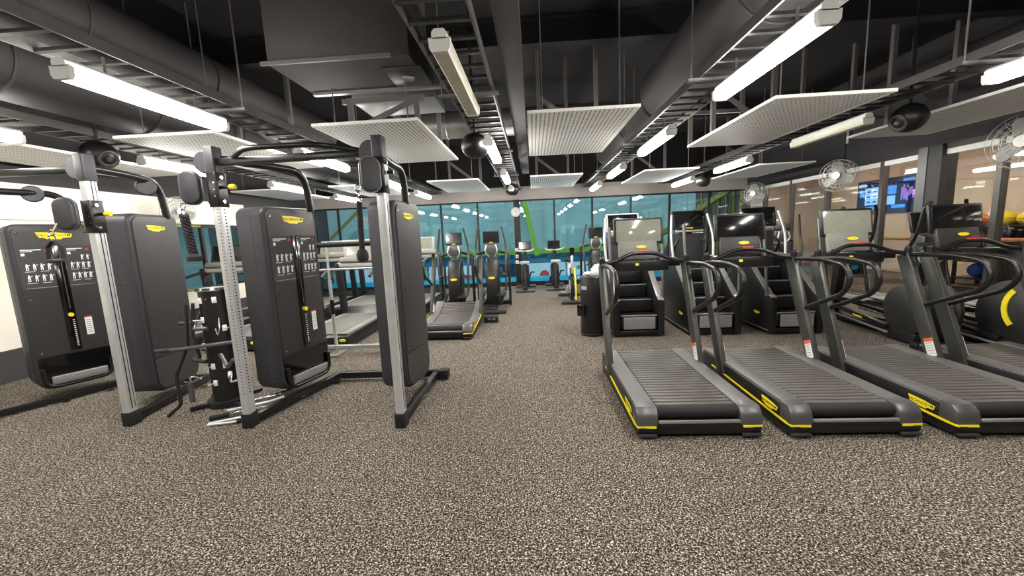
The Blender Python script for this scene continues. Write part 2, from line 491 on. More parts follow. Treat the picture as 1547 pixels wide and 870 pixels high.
# dark stair wall with yellow posts
f = MB().prism([(5.6, .8), (9.6, .8), (9.6, 2.7), (9.0, 2.55)], 'xz', PY - .4, PY - .2)
struct(f.build('wall_pool_stair', 'dark_wall'))
for k in range(6):
    yy = (11.75, 12.15, 12.6, 13.1, 13.7, 14.4)[k]
    tag(MB().box((XR + .13, yy, 1.0), (.05, .07, 4.4)).build('yellow_post', 'frame_olive'),
        ['olive post on the dark wall just beyond the last far window', 'second olive post on the dark wall beyond the far windows', 'third olive post on the dark wall beyond the far windows',
         'fourth olive post on the dark wall beyond the far windows', 'fifth olive post on the dark wall beyond the far windows', 'olive post at the pool end of the dark wall'][k], 'post', 'olive posts of the stair wall')
tag(MB().box((5.9, PY - .9, .35), (.7, .08, .8)).build('yellow_board', 'yellowv'), 'yellow board standing at the pool beyond the stair climbers', 'board')
# lamps added to light the pool hall (out of sight above the window heads)
for k, x in enumerate((-12, -8, -4, 0, 4, 8)):
    f = MB().box((x, 13.8, 5.6), (1.7, .5, .06)); f.m(1).box((x, 13.8, 5.56), (1.6, .42, .02))
    tag(f.build('pool_fill_light', ['white', 'fill_pool']), 'added unseen lamp panel under the pool hall roof', 'light', 'added lamps of the pool hall')

# ------------------------------------------------------------------ studio behind the glass partition
SX = 10.1
span('floor_studio', XR + .1, SX, 0, 16, -.1, 0, 'carpet')
span('wall_studio_back', SX, SX + .1, 0, 16, 0, 3.2, 'studio')
span('wall_studio_end', XR + .24, SX, 15.0, 15.1, 0, 3.2, 'studio')
span('wall_studio_near', XR + .15, SX, 0, .1, 0, 3.2, 'studio')
span('ceiling_studio', XR + .15, SX, 0, 15, 3.1, 3.2, 'studio_ceil')
span('wall_studio_side', XR + .16, XR + .2, YF + .2, 15, -1.2, 3.3, 'dark_wall')
span('wall_studio_lining', XR + .2, XR + .24, YF, 15, 0, 3.1, 'studio')
sl = ['studio batten beside the near window', 'studio batten over the ball rack', 'studio batten before the blue screen', 'studio batten at the far studio corner']
for i, y in enumerate((4.2, 6.6, 9.0, 12.0)):  # battens added out of view to brighten the cream studio wall
    f = MB().box((8.0, y, 3.04), (.12, 1.3, .06)); f.m(1).box((8.0, y, 2.995), (.09, 1.24, .03))
    tag(f.build('studio_fill_light', ['white', 'fill_studio']), 'added unseen ' + sl[i], 'light', 'added battens of the studio')
# TV
tv = thing('television', 'wall television with a navy screen of pale blue panels in the glazed studio', 'television', (SX - .031, 11.9, 2.12))
MB().box((0, 0, 0), (.06, 1.98, .98), bevel=.01).build('casing', 'blackp', tv)
f = MB().box((-.033, 0, 0), (.006, 1.9, .9))
def tvp(y, z, w, h, mi): f.m(mi).box((-.038, y, z), (.006, w, h))
# y grows away from the camera (towards the left of the screen as seen)
tvp(.80, .10, .16, .17, 1); tvp(.45, .02, .46, .50, 2); tvp(-.12, .15, .42, .24, 1); tvp(-.10, -.13, .42, .24, 2)
tvp(.78, .38, .20, .06, 1); tvp(-.68, .38, .34, .07, 1); tvp(.5, -.32, .28, .10, 1); tvp(.04, -.31, .2, .12, 1); tvp(-.42, -.31, .4, .09, 1)
for k in range(7): tvp(-.5 - .055 * k, .02 + .08 * math.sin(k * 1.7), .05, .34 - .03 * k, 3)
tvp(-.62, -.08, .14, .12, 1)
for r in range(3):
    for c in range(2): f.m(0).box((-.043, .55 - .2 * c, .16 - .15 * r), (.004, .11, .035))
f.build('screen', ['tvbg', 'tvblue', 'tvpale', 'tvpurple'], tv)
# ball rack and balls
rk = thing('ball_rack', 'dark steel rack of exercise balls behind the studio glass', 'rack', (9.4, 8.0, 0))
for (x, y) in ((-.25, -1.0), (-.25, 1.0), (.25, -1.0), (.25, 1.0)):
    MB().box((x, y, .72), (.05, .05, 1.44)).build('post', 'blackm', rk)
for z in (.16, .52, .88, 1.24):
    MB().box((0, 0, z), (.56, 2.06, .03), bevel=.006).build('shelf', 'blackm', rk)
MB().box((.27, 0, .75), (.012, 2.0, 1.3)).build('back_panel', 'blackp', rk)
bs = [('orangev', 8.80, 1.24, .13, 'orange exercise ball on the top shelf of the studio rack'), ('yellowv', 8.35, 1.24, .14, 'yellow exercise ball on the top shelf of the rack beside the glass mullion'),
      ('yellowv', 8.02, 1.24, .13, 'second yellow exercise ball on the top shelf farther from the orange ball'), ('purple', 8.42, .88, .16, 'purple exercise ball on the second shelf of the studio rack'),
      ('pinkv', 8.82, .88, .13, 'pink exercise ball on the second shelf beside the purple ball'), ('red', 8.86, .52, .11, 'red exercise ball on the third shelf of the studio rack'),
      ('bluev', 8.75, .16, .15, 'blue exercise ball on the bottom shelf of the studio rack'), ('greenv', 8.36, .16, .15, 'green exercise ball on the bottom shelf beside the blue ball'),
      ('bluev', 8.58, .52, .12, 'blue exercise ball on the third shelf beside the red ball')]
for m, y, z, r, l in bs:
    f = MB().ball((0, 0, 0), r).m(1).torus((0, 0, 0), r * .995, .004)
    tag(f.build('exercise_ball', [m, 'rubber'], loc=(9.36, y, z + .015 + r)), l, 'ball', 'exercise balls on the rack')
# low bench with a red bag behind the partition
bt = thing('bench', 'pale wooden bench inside the studio by the glass', 'bench', (8.4, 9.0, 0))
MB().box((0, 0, 1.02), (.5, 3.6, .05), bevel=.01).build('bench_top', 'wood', bt)
for y in (-1.6, 0, 1.6): MB().box((0, y, .5), (.4, .06, 1.0)).build('leg', 'blackm', bt)
f = MB().box((0, 0, .1), (.26, .34, .2), bevel=.05); f.m(1).tube(fillet([(-.08, -.08, .19), (-.08, -.06, .27), (-.08, .06, .27), (-.08, .08, .19)], .04), .012)
tag(f.build('red_bag', ['red', 'rubber'], loc=(8.35, 8.9, 1.045)), 'small red bag standing on the pale wooden studio bench', 'bag')

# ------------------------------------------------------------------ ceiling services
LX = [-4.6, -2.68, -.47, 1.55, 3.6]
for i, x in enumerate(LX):
    f = MB()
    f.m(1)
    for sx in (-.18, .18): f.box((x + sx, 3.0, 2.70), (.014, 16.0, .07))
    f.m(0)
    for k in range(80): f.box((x, -4.9 + k * .2, 2.675), (.36, .03, .02))
    lab = ['long galvanised ladder tray over the outermost lamp row on the white-band wall side', 'long galvanised ladder tray passing over the silver cable posts',
           'long galvanised ladder tray over the aisle lamps and window column', 'long galvanised ladder tray beside the big round duct',
           'long galvanised ladder tray over the slatted treadmills by the partition'][i]
    r = tag(f.build('cable_tray', ['tray', 'trayrail_lit']), lab, 'cable tray', 'ladder trays under the ceiling')
    for k in range(6):
        y = -1.2 + 2.3 * k
        sx = (-.21, .21, -.21, -.21, -.21)[i]
        MB().cyl((x + sx * 1.15, y, 2.66), (x + sx * 1.15, y, ZC), .007, n=6).box((x + sx * .1, y, 2.655), (.50, .04, .02)).build('hanger_rod', 'steel', r)
rows = [None, -.06, 2.16, 4.37, 6.58, 8.79]
rown = {2: 'first', 3: 'second', 4: 'third', 5: 'last'}
coln = ['row beside the white-band wall', 'row over the cable machines', 'aisle row before the window column', 'row beside the big round duct', 'row by the glass partition']
for ci, x in enumerate((-4.42, -2.57, -.45, 1.49, 3.46)):
    for ri, y in enumerate(rows):
        if y is None: continue
        off = (ci, ri) in ((2, 2), (4, 3))
        lab = ('unlit yellowed batten, ' if off else 'lit batten, ') + (rown[ri] + ' along the ' + coln[ci] if ri in rown else 'behind the camera in the ' + coln[ci])
        if ri == 1: lab = lab.replace('behind the camera', 'overhead before the machines')
        r = thing('ceiling_light', lab, 'ceiling light', (x, y, 2.49), 0, 'batten lamps under the trays')
        p = [(-.055, .0), (-.04, -.035), (.04, -.035), (.055, .0)]
        MB().prism([(-.040, .028), (-.040, .06), (-.025, .078), (.025, .078), (.040, .06), (.040, .028)], 'xz', 0, 1.15).build('housing', 'white', r)
        MB().prism([(-.056, .030), (-.054, -.012), (-.040, -.032), (.040, -.032), (.054, -.012), (.056, .030)], 'xz', .03, 1.12).build('diffuser', 'lamp_off' if off else 'lamp', r)
        for yy in (.0, 1.12): MB().prism([(-.058, .034), (-.056, -.014), (-.042, -.035), (.042, -.035), (.056, -.014), (.058, .034)], 'xz', yy, yy + .03).build('end_cap', 'white', r)
        for yy in (.25, .9): MB().cyl((0, yy, .07), (0, yy, .178), .008, n=6).build('hanger', 'steel', r)
# acoustic panels
PX = [-5.51, -3.49, -1.52, .49, 2.65, 4.73]
pn = ['beside the white-band wall', 'over the silver cable posts', 'under the dark air unit', 'over the aisle', 'over the slatted treadmills', 'along the glass partition']
proto = None
def acoustic(loc, lab, low=False):
    global proto
    if proto is None or low:
        r = thing('acoustic_panel', lab, 'ceiling panel', loc, 0, 'hanging perforated panels')
        MB().box((0, 0, 0), (.99, 1.95, .026)).build('board', 'perf', r)
        e = MB()
        for s in (-1, 1): e.box((s * .499, 0, 0), (.010, 1.97, .028)).box((0, s * .979, 0), (.99, .010, .028))
        e.build('edge_trim', 'white', r)
        for s in (-1, 1):
            MB().box((s * .36, .55, .713), (.05, .05, 1.40)).build('hanger_post', 'steel', r)
            MB().cyl((s * .36, -.8, .015), (s * .36, -.8,   .385 if low else 1.41), .006, n=6).build('hanger_rod', 'steel', r)
        MB().bar((-.36, .55, .62), (.36, .55, .06), .012, .06).build('brace', 'steel', r)
        if not low: proto = r
        return r
    return dup(proto, loc, label=lab)
for ri, (y, z) in enumerate(((4.69, 2.58), (8.69, 2.58))):
    for ci, x in enumerate(PX):
        acoustic((x, y, z), 'white perforated ceiling panel in the %s row, %s' % (('nearer', 'window-side')[ri], pn[ci]), (ri, ci) == (0, 2))
# ducts
def duct(name, pts, r, m, lab, rings=True, rad=None):
    t = thing(name, lab, 'duct', pts[0])
    o = Vector(pts[0])
    f = MB().tube([Vector(p) - o for p in pts], rad or r, 28)
    f.build('duct_body', m, t)
    d = (Vector(pts[-1]) - Vector(pts[0])); L = d.length; d.normalize()
    if rings:
        for k in range(1, int(L / 1.2)):
            c = d * (k * 1.2)
            q = d.to_track_quat('Z', 'Y').to_matrix()
            MB().torus(c, r + .004, .012, q, n=28, k=6).build('joint_band', m, t)
    for k in range(1, int(L / 2.0) + 1):
        c = d * min(L - .2, k * 2.0 - .8)
        MB().cyl((c.x, c.y, r), (c.x, c.y, ZC - o.z), .008, n=6).build('hanger_rod', 'steel', t)
    return t
duct('round_duct', [(1.78, -3, 3.22), (1.78, 5.1, 3.22), (1.74, 5.35, 3.19)], .34, 'duct', 'huge dark round duct running along the lamp row over the treadmills')
duct('round_duct', [(1.70, 5.42, 3.12), (1.70, 8.6, 3.12), (1.62, 8.8, 3.12)], .24, 'duct', 'smaller dark round duct continuing from the huge duct towards the windows')
duct('round_duct', [(-4.2, -3, 3.04), (-4.2, 9.4, 3.04)], .30, 'duct', 'dark round duct beside the white-band wall behind the long lit batten')
duct('round_duct', [(-3.49, -3, 3.26), (-3.49, 6.7, 3.26)], .26, 'duct', 'dark round duct above the lamp row of the cable machines')
duct('round_duct', [(-2.6, 7.0, 3.40), (1.40, 7.0, 3.40)], .22, 'ductsilver', 'bare galvanised duct crossing between the air unit and round duct')
duct('round_duct', [(5.42, -3, 3.3), (5.42, 9.5, 3.3)], .26, 'duct', 'dark round duct above the glass partition')
# air unit
t = thing('air_unit', 'big dark boxed air unit hung from the ceiling above a perforated panel', 'air unit', (-1.55, 3.68, 2.97))
MB().box((0, 0, .42), (1.2, .66, .84), bevel=.015).build('casing', 'unit', t)
MB().box((.1, .345, .0), (1.36, .05, .05)).build('support_rail', 'stripgrey', t)
MB().box((-.1, -.335, .01), (1.1, .02, .03)).build('support_rail', 'steel', t)
f = MB().box((.47, .06, -.012), (.34, .42, .02), bevel=.004); f.m(1).cyl((.42, .02, -.03), (.52, .06, -.03), .025, n=10)
f.build('service_hatch', ['tray', 'stripgrey'], t)
MB().box((.1, .95, .2), (.9, .55, .38), bevel=.01).build('outlet_box', 'ductsilver', t)
for sx in (-.55, .55):
    for sy in (-.3, .3): MB().cyl((sx, sy, .84), (sx, sy, ZC - 2.97), .01, n=6).build('hanger_rod', 'steel', t)
# steel frame of angle posts and raking braces (one free standing under the roof)
for k, (x, y, l) in enumerate(((-1.5, 4.2, 'braced steel angle frame above the perforated panel under the air unit'), (.2, 6.1, 'braced steel angle frame over the aisle before the galvanised duct'),
                              (2.62, 5.9, 'braced steel angle frame beyond the huge round duct'), (-5.3, 5.9, 'braced steel angle frame over the white-band wall side'), (4.38, 6.3, 'braced steel angle frame near the glass partition'))):
    r = thing('steel_frame', l, 'steel frame', (x, y, 2.62), 0, 'angle frames in the ceiling')
    hh = .34 if k == 0 else 1.38
    for sx in (-.35, .35): MB().box((sx, 0, hh / 2), (.05, .05, hh)).build('post', 'steel', r)
    MB().box((0, 0, .31 if k == 0 else .45), (.86, .04, .05)).build('rail', 'steel', r)
    MB().bar((-.35, .0, .02), (.35, .0, .30), .02, .05).build('brace', 'steel', r)
# roof beams
for i, y in enumerate((1.5, 5.0, 8.6)):
    f = MB().box((0, 0, .14), (XR - XL - .02, .16, .02)).box((0, 0, .0), (XR - XL - .02, .012, .27)).box((0, 0, -.14), (XR - XL - .02, .16, .02))
    struct(f.build('beam_%d' % (i + 1), 'ceiling', loc=((XL + XR) / 2, y, 3.84)))
struct(MB().box((-.12, 3.0, 2.98), (.16, 12.0, .32)).build('beam_4', 'duct'))
# globe speakers
def speaker(loc, az, lab, top=ZC):
    r = thing('pendant_globe_speaker', lab, 'speaker', loc, az, 'black globe speakers')
    MB().ball((0, 0, 0), .15, sz=.92, u=28, v=18).build('shell', 'blackp', r)
    q = rotm(x=PI * .62)
    f = MB().lathe([(.085, .122), (.085, .142), (.07, .146), (.055, .132), (.03, .128), (.025, .150), (.0001, .156)], (0, 0, 0), 24, q)
    f.build('driver', 'driver', r)
    MB().cyl((0, 0, .13), (0, 0, top - loc[2]), .012, n=8).build('drop_rod', 'blackm', r)
speaker((-4.32, 3.85, 2.46), 1.35, 'black globe speaker hanging over the post of the farther cable machine', 2.742)
speaker((-.62, 4.55, 2.50), 2.3, 'black globe speaker hanging beside the aisle lamps')
speaker((-.44, 9.05, 2.50), 2.5, 'small black globe speaker hanging before the window column')
speaker((3.84, 4.36, 2.49), -1.4, 'black globe speaker hanging beside the partition panel')
speaker((3.84, 9.2, 2.50), 2.2, 'black globe speaker hanging at the far windows beside the partition')
# fans
def fan(loc, az, R, lab, drop=True, arm=None):
    r = thing('wall_fan', lab, 'fan', loc, az, 'caged fans')
    q = rotm(x=PI / 2)
    f = MB()
    for k, rr in enumerate((1, .78, .56, .34)):
        f.torus((0, -.06 + .02 * k * 0, 0), R * rr, .004, q, n=32, k=5)
        f.torus((0, .06, 0), R * rr, .004, q, n=32, k=5)
    for k in range(20):
        a = 2 * PI * k / 20
        f.tube([(R * .2 * math.cos(a), -.075, R * .2 * math.sin(a)), (R * .8 * math.cos(a), -.07, R * .8 * math.sin(a)), (R * math.cos(a), 0, R * math.sin(a)), (R * .8 * math.cos(a), .07, R * .8 * math.sin(a)), (R * .2 * math.cos(a), .075, R * .2 * math.sin(a))], .003, 5)
    f.build('cage', 'fanpc', r)
    b = MB()
    for k in range(3):
        a = 2 * PI * k / 3 + .4
        pr = []
        m = Matrix.Rotation(a, 4, 'Y') @ Matrix.Translation((R * .5, 0, 0)) @ Matrix.Rotation(.5, 4, 'X')
        v0 = len(b.bm.verts)
        b.prism(rrect(R * .8, R * .62, R * .22), 'xz', -.003, .003)
        b.bm.verts.ensure_lookup_table()
        bmesh.ops.transform(b.bm, matrix=m, verts=b.bm.verts[v0:])
    b.build('blades', 'lightgrey', r)
    MB().cyl((0, -.09, 0), (0, .05, 0), R * .22).build('hub', 'fanpc', r)
    MB().cyl((0, .05, 0), (0, .2, 0), R * .26, R * .2).build('motor', 'blackp', r)
    if drop: MB().tube(fillet([(0, .16, 0), (0, .28, 0), (0, .28, .25), (0, .2, .25), (0, .2, ZC - loc[2])], .06), .016, 8).build('drop_pole', 'blackm', r)
    else: MB().tube(fillet([(0, .16, 0), (0, .34, -.02), (0, .42, -.25)], .06), .018, 8).build('bracket', 'blackm', r)
fan((5.45, 7.45, 2.28), -1.0, .27, 'caged fan hanging before the partition glass beside the blue television')
fan((5.45, 10.1, 2.22), -.9, .27, 'caged fan hanging in the far corner by the partition')
fan((5.65, 4.95, 2.30), -1.2, .30, 'large caged fan hanging before the partition over the flywheels')
fan((-5.85, 6.3, 2.10), 1.0, .24, 'pale caged fan on the white-band wall', False)
# clock
t = thing('wall_clock', 'round white wall clock on the black window column', 'clock', (-.46, YF - .13, 2.10))
q = rotm(x=PI / 2)
MB().torus((0, 0, 0), .125, .012, q).build('rim', 'lightgrey', t)
f = MB().lathe([(.0001, -.02), (.125, -.02), (.125, .01), (.0001, .01)], (0, 0, 0), 32, q)
f.m(1)
for k in range(12):
    a = k * PI / 6
    f.box((.1 * math.sin(a), -.012, .1 * math.cos(a)), (.008, .004, .02), rotm(y=a))
f.build('dial', ['white', 'ink'], t)
MB().box((0, -.016, .03), (.007, .003, .07)).box((.025, -.018, .0), (.06, .003, .006)).build('hands', 'blackp', t)

# ------------------------------------------------------------------ gym machines
BADGE = [(-.5, .36), (-.1, .34), (.12, .30), (.5, .18), (.46, -.16), (.22, -.20), (.18, -.34), (-.22, -.30), (-.28, -.18), (-.42, -.16)]
def badge(mb, mtx, w, text=True, t=.004):
    """yellow maker's badge with lettering, drawn in the local xy plane facing +z, then placed by mtx"""
    v0 = len(mb.bm.verts)
    mb.m(0).prism([(x * w, y * w * .42) for x, y in BADGE], 'xy', 0, t)
    mb.bm.verts.ensure_lookup_table()
    bmesh.ops.transform(mb.bm, matrix=mtx, verts=mb.bm.verts[v0:])
    if text:
        mb.m(1).text('TECHNOGYM', w * .145, mtx @ Matrix.Translation((.0, .02 * w, t + .0004)))
    return mb
FACE_NY = Matrix(((1, 0, 0, 0), (0, 0, -1, 0), (0, 1, 0, 0), (0, 0, 0, 1)))       # local xy -> x,z plane facing -y
FACE_NX = Matrix(((0, 0, -1, 0), (-1, 0, 0, 0), (0, 1, 0, 0), (0, 0, 0, 1)))      # facing -x
FACE_PX = Matrix(((0, 0, 1, 0), (1, 0, 0, 0), (0, 1, 0, 0), (0, 0, 0, 1)))        # facing +x
def at(x, y, z, F): return Matrix.Translation((x, y, z)) @ F

# ---- slatted treadmill (rear edge at y=0, runs to +y)
def make_treadmill(label, loc, curved=False, pale=False, group=None):
    r = thing('treadmill', label, 'treadmill', loc, 0, group)
    L, ZT = 1.42, .22
    def zc(y):
        if not curved: return ZT
        u = (y - .62) / .62
        return .155 + .11 * u * u if u > -.75 else .155 + .11 * .5625 - (-.75 - u) * .12
    f = MB()
    n = 24
    for k in range(n):
        y = .075 + (L - .10) * (k + .5) / n
        d = (zc(y + .02) - zc(y - .02)) / .04
        f.box((0, y, zc(y) - .012), (.56, (L - .10) / n - .011, .024), rotm(x=math.atan(d)), bevel=.006, seg=2)
    f.m(1)
    ys = [.05 + (L - .08) * k / 12 for k in range(13)]
    f.prism([(y, zc(y) - .022) for y in ys] + [(L - .03, .07), (.05, .07)], 'yz', -.275, .275)
    f.cyl((-.28, .07, zc(.07) - .05), (.28, .07, zc(.07) - .05), .048)
    f.build('running_belt', ['slat', 'rubber'], r)
    for s in (-1, 1):
        ys = [.10 + (L - .10) * k / 12 for k in range(13)]
        prof = [(y, zc(y) + .004) for y in ys] + [(L, .12), (.10, .10)]
        MB().prism(prof, 'yz', min(s * .285, s * .425), max(s * .285, s * .425), bevel=.006).build('side_rail', 'rail', r)
        z = zc(.1)
        cap = [(.12, z + .006), (.04, z + .004), (.005, z - .03), (-.012, z - .08), (-.01, .10), (.12, .10)]
        MB().prism(cap, 'yz', min(s * .283, s * .435), max(s * .283, s * .435), bevel=.012).build('rear_cap', 'gunmetal', r)
        x = s * .432
        side = [(.0, .035), (-.005, .09), (.12, zc(.12) - .02)] + [(y, zc(y) - .015) for y in ys[2:]] + [(L, .05), (L - .1, .02), (.1, .02)]
        MB().prism(side, 'yz', min(x - s * .02, x), max(x - s * .02, x), bevel=.004).build('side_cover', 'blackp', r)
        # yellow line: along the flank, then round the rear corner
        tb = MB()
        tz = .092
        def tr(y): return tz + (.02 * y if not curved else .02 + .06 * y * y)
        path = [(x + s * .004, y, tr(y)) for y in (1.2, .9, .6, .3, .05)] + [(x - s * .004, -.010, tz), (s * .30, -.014, tz)]
        for a, b in zip(path, path[1:]): tb.bar(a, b, .008, .014)
        tb.build('yellow_trim', 'yellow', r)
        if s < 0:
            badge(MB(), at(x + s * .003, .24, .145, FACE_NX), .2).build('badge', ['yellow', 'ink'], r)
        else:
            badge(MB(), at(x + s * .003, .24, .145, FACE_PX), .2).build('badge', ['yellow', 'ink'], r)
        MB().box((s * .36, -.012, .030), (.13, .03, .022), bevel=.006).build('foot_pad', 'char', r)
        MB().box((s * .40, L - .06, .07), (.06, .10, .14), bevel=.01).build('front_foot', 'rubber', r)
    sk = MB().box((0, .02, .075), (.60, .05, .09), bevel=.012).prism([(.10, .012), (.02, .02), (-.012, .05), (-.016, .088), (.10, .088)], 'yz', -.43, .43, bevel=.012)
    sk.build('rear_skirt', 'blackp', r)
    MB().box((0, -.006, .128), (.565, .02, .022), bevel=.005).build('rear_strip', 'stripgrey', r)
    MB().box((0, L / 2, .05), (.80, L - .15, .06), bevel=.01).build('frame', 'blackm', r)
    # uprights, loops, bars
    for s in (-1, 1):
        x = s * .425
        MB().bar((x, 1.00, .10), (x, 1.44, 1.14), .055, .125, up=(0, -1, .3), bevel=.012).build('upright', 'grey_ar', r)
        lp = fillet([(x, 1.40, 1.135), (x, .98, 1.155), (x, .73, 1.12), (x, .67, 1.00), (x, .74, .88), (x, 1.22, .66)], .11, 6)
        MB().tube(lp, .021, 12).build('hand_loop', 'blackm', r)
        MB().cyl((x, 1.40, 1.12), (x, 1.40, 1.20), .03).ball((x, 1.40, 1.2), .026).build('clamp', 'blackm', r)
        f = MB().bar((x - s * .0295, 1.035, .22), (x - s * .0295, 1.10, .375), .002, .085, up=(0, -1, .42))
        f.m(1).bar((x - s * .0298, 1.088, .345), (x - s * .0298, 1.10, .375), .0025, .085, up=(0, -1, .42))
        f.m(2)
        for k in range(5):
            t = .15 + .14 * k
            f.bar((x - s * .0312, 1.035 + .065 * t, .22 + .155 * t), (x - s * .0312, 1.037 + .065 * t, .225 + .155 * t), .001, .06, up=(0, -1, .42))
        f.build('warning_label', ['paper', 'orange', 'print_grey'], r)
    if curved:
        return r
    bar = fillet([(-.425, 1.41, 1.15), (-.30, 1.42, 1.165), (-.12, 1.45, 1.245), (.12, 1.45, 1.245), (.30, 1.42, 1.165), (.425, 1.41, 1.15)], .07, 5)
    MB().tube(bar, .02, 12).build('front_bar', 'blackm', r)
    MB().box((0, 1.45, 1.262), (.11, .03, .02), bevel=.008).build('stop_clip', 'red', r)
    f = MB().prism(rrect(.56, .11, .03), 'xz', 1.48, 1.56, bevel=.01)
    f.build('lower_console', 'blackp', r, loc=(0, 0, 1.11))
    MB().box((-.05, 1.475, 1.125), (.035, .01, .028), bevel=.003).build('key_tag', 'yellow', r)
    MB().box((0, 1.52, 1.13), (.80, .05, .07), bevel=.01).build('cross_member', 'blackm', r)
    q = rotm(x=-.22)
    MB().box((-.02, 1.58, 1.27), (.40, .05, .20), q, bevel=.012).build('console_panel', 'console' if pale else 'charface', r)
    f = MB().m(0).prism([(math.cos(2 * PI * k / 24) * .055, math.sin(2 * PI * k / 24) * .018) for k in range(24)], 'xy', 0, .004)
    f.build('console_logo', 'yellow', r, loc=(.015, 1.556, 1.307), rot=(PI / 2 - .22, 0, 0))
    MB().box((-.17, 1.553, 1.25), (.012, .006, .012), q, bevel=.002).box((.15, 1.553, 1.25), (.012, .006, .012), q, bevel=.002).build('port', 'white', r)
    s_ = MB().box((0, 0, 0), (.52, .035, .285), bevel=.014)
    sc = s_.build('screen_casing', 'blackp', r, loc=(.0, 1.64, 1.47), rot=(-.16, 0, 0))
    MB().box((0, -.0185, .002), (.468, .004, .232), bevel=.0015).build('screen_glass', 'screen_glare' if pale else 'screen', sc)
    for sx in (-.19, .19): MB().bar((sx, 1.53, 1.12), (sx, 1.66, 1.42), .03, .05, bevel=.006).build('screen_stay', 'blackm', r)
    return r
TX = [1.13, 2.18, 3.24, 4.30]
t1 = make_treadmill('slatted treadmill with a yellow trim line beside the aisle, the first of its row', (TX[0], 2.68, 0), pale=True, group='slatted treadmills in a row')
t2 = make_treadmill('slatted treadmill with a dark screen, second of the row from the aisle', (TX[1], 2.67, 0), group='slatted treadmills in a row')
dup(t1, (TX[2], 2.64, 0), label='slatted treadmill with a pale glaring screen, third of the row from the aisle')
dup(t2, (TX[3], 2.64, 0), label='slatted treadmill with a dark screen, fourth of the row and by the partition')
make_treadmill('curved slatted treadmill standing alone beyond the cable machine', (-1.36, 5.50, 0), curved=True)

# ---- stair climber
def make_climber(label, loc, con='blackp'):
    r = thing('stair_climber', label, 'stair climber', loc, 0, 'stair climbers in a row')
    prof = [(0, .02), (0, .50), (.10, .53), (.74, 1.02), (1.02, 1.02), (1.20, .5), (1.20, .02)]
    for s in (-1, 1):
        a, b = s * .26, s * .345
        c = MB().prism(prof, 'yz', min(a, b), max(a, b), bevel=.014).build('side_cover', 'blackp', r)
        tb = MB()
        pth = [(s * .30, .01, .515), (s * .30, .10, .545), (s * .30, .74, 1.035), (s * .30, 1.0, 1.035)]
        for p, q2 in zip(pth, pth[1:]): tb.bar(p, q2, .075, .012, bevel=.004)
        tb.build('top_rail', 'stripgrey', c)
        F = FACE_NX if s < 0 else FACE_PX
        badge(MB(), at(s * .347, .32, .26, F), .15, False).build('badge', 'yellow', c)
        tb = MB().box((s * .348, .6, .06), (.006, 1.1, .014)); tb.build('base_line', 'stripgrey', c)
        hr = fillet([(s * .345, .10, .52), (s * .36, .14, .98), (s * .36, .24, 1.53)], .12, 6)
        MB().tube(hr, .022, 10).build('handrail', 'gunmetal', r)
        MB().tube(fillet([(s * .30, .80, 1.03), (s * .32, .86, 1.35), (s * .27, .98, 1.68)], .2, 6), .02, 10).build('console_stay', 'silver', r)
        MB().tube(fillet([(s * .25, .98, 1.02), (s * .25, .86, 1.22), (s * .18, .92, 1.30)], .08), .018, 10).build('grip', 'blackm', r)
    for k in range(4):
        y0, z = .02 + .27 * k, .30 + .18 * k
        st = MB().box((0, y0 + .14, z - .09), (.50, .26, .17), bevel=.008).build('step', 'blackp', r)
        MB().box((0, y0 + .012, z), (.50, .03, .016), bevel=.004).build('step_lip', 'stripgrey', st)
    f = MB().box((0, -.004, .20), (.43, .012, .17), bevel=.004); f.m(1)
    for k in range(9): f.box((0, -.011, .13 + .0175 * k), (.40, .004, .008))
    f.build('grille', ['stripgrey', 'print_grey'], r)
    MB().box((0, .6, .05), (.56, 1.15, .08), bevel=.02).build('base', 'blackm', r)
    MB().box((0, 1.08, .75), (.50, .16, 1.3), bevel=.03).build('drive_cover', 'char', r)
    MB().box((0, 1.06, 1.46), (.14, .06, .30), bevel=.015).build('mast', 'grey_ar', r)
    c = MB().box((0, 0, 0), (.52, .05, .30), bevel=.02).build('console', con, r, loc=(0, 1.02, 1.60), rot=(-.25, 0, 0))
    MB().box((0, -.028, -.138), (.10, .006, .018), bevel=.002).build('console_logo', 'yellow', c)
    MB().box((0, -.027, .0), (.46, .004, .25), bevel=.0015).build('screen_glass', 'screen', c)
    MB().box((0, .98, 1.43), (.40, .10, .03), bevel=.01).build('shelf', 'lightgrey', r)
    return r
c1 = make_climber('black stair climber beside the bin, its steps facing the aisle end', (1.43, 5.38, 0), 'white')
c2 = make_climber('black stair climber in the middle of the three behind the treadmills', (2.45, 5.36, 0))
dup(c2, (3.48, 5.30, 0), label='black stair climber last of the three, beside the tilted-rail elliptical')

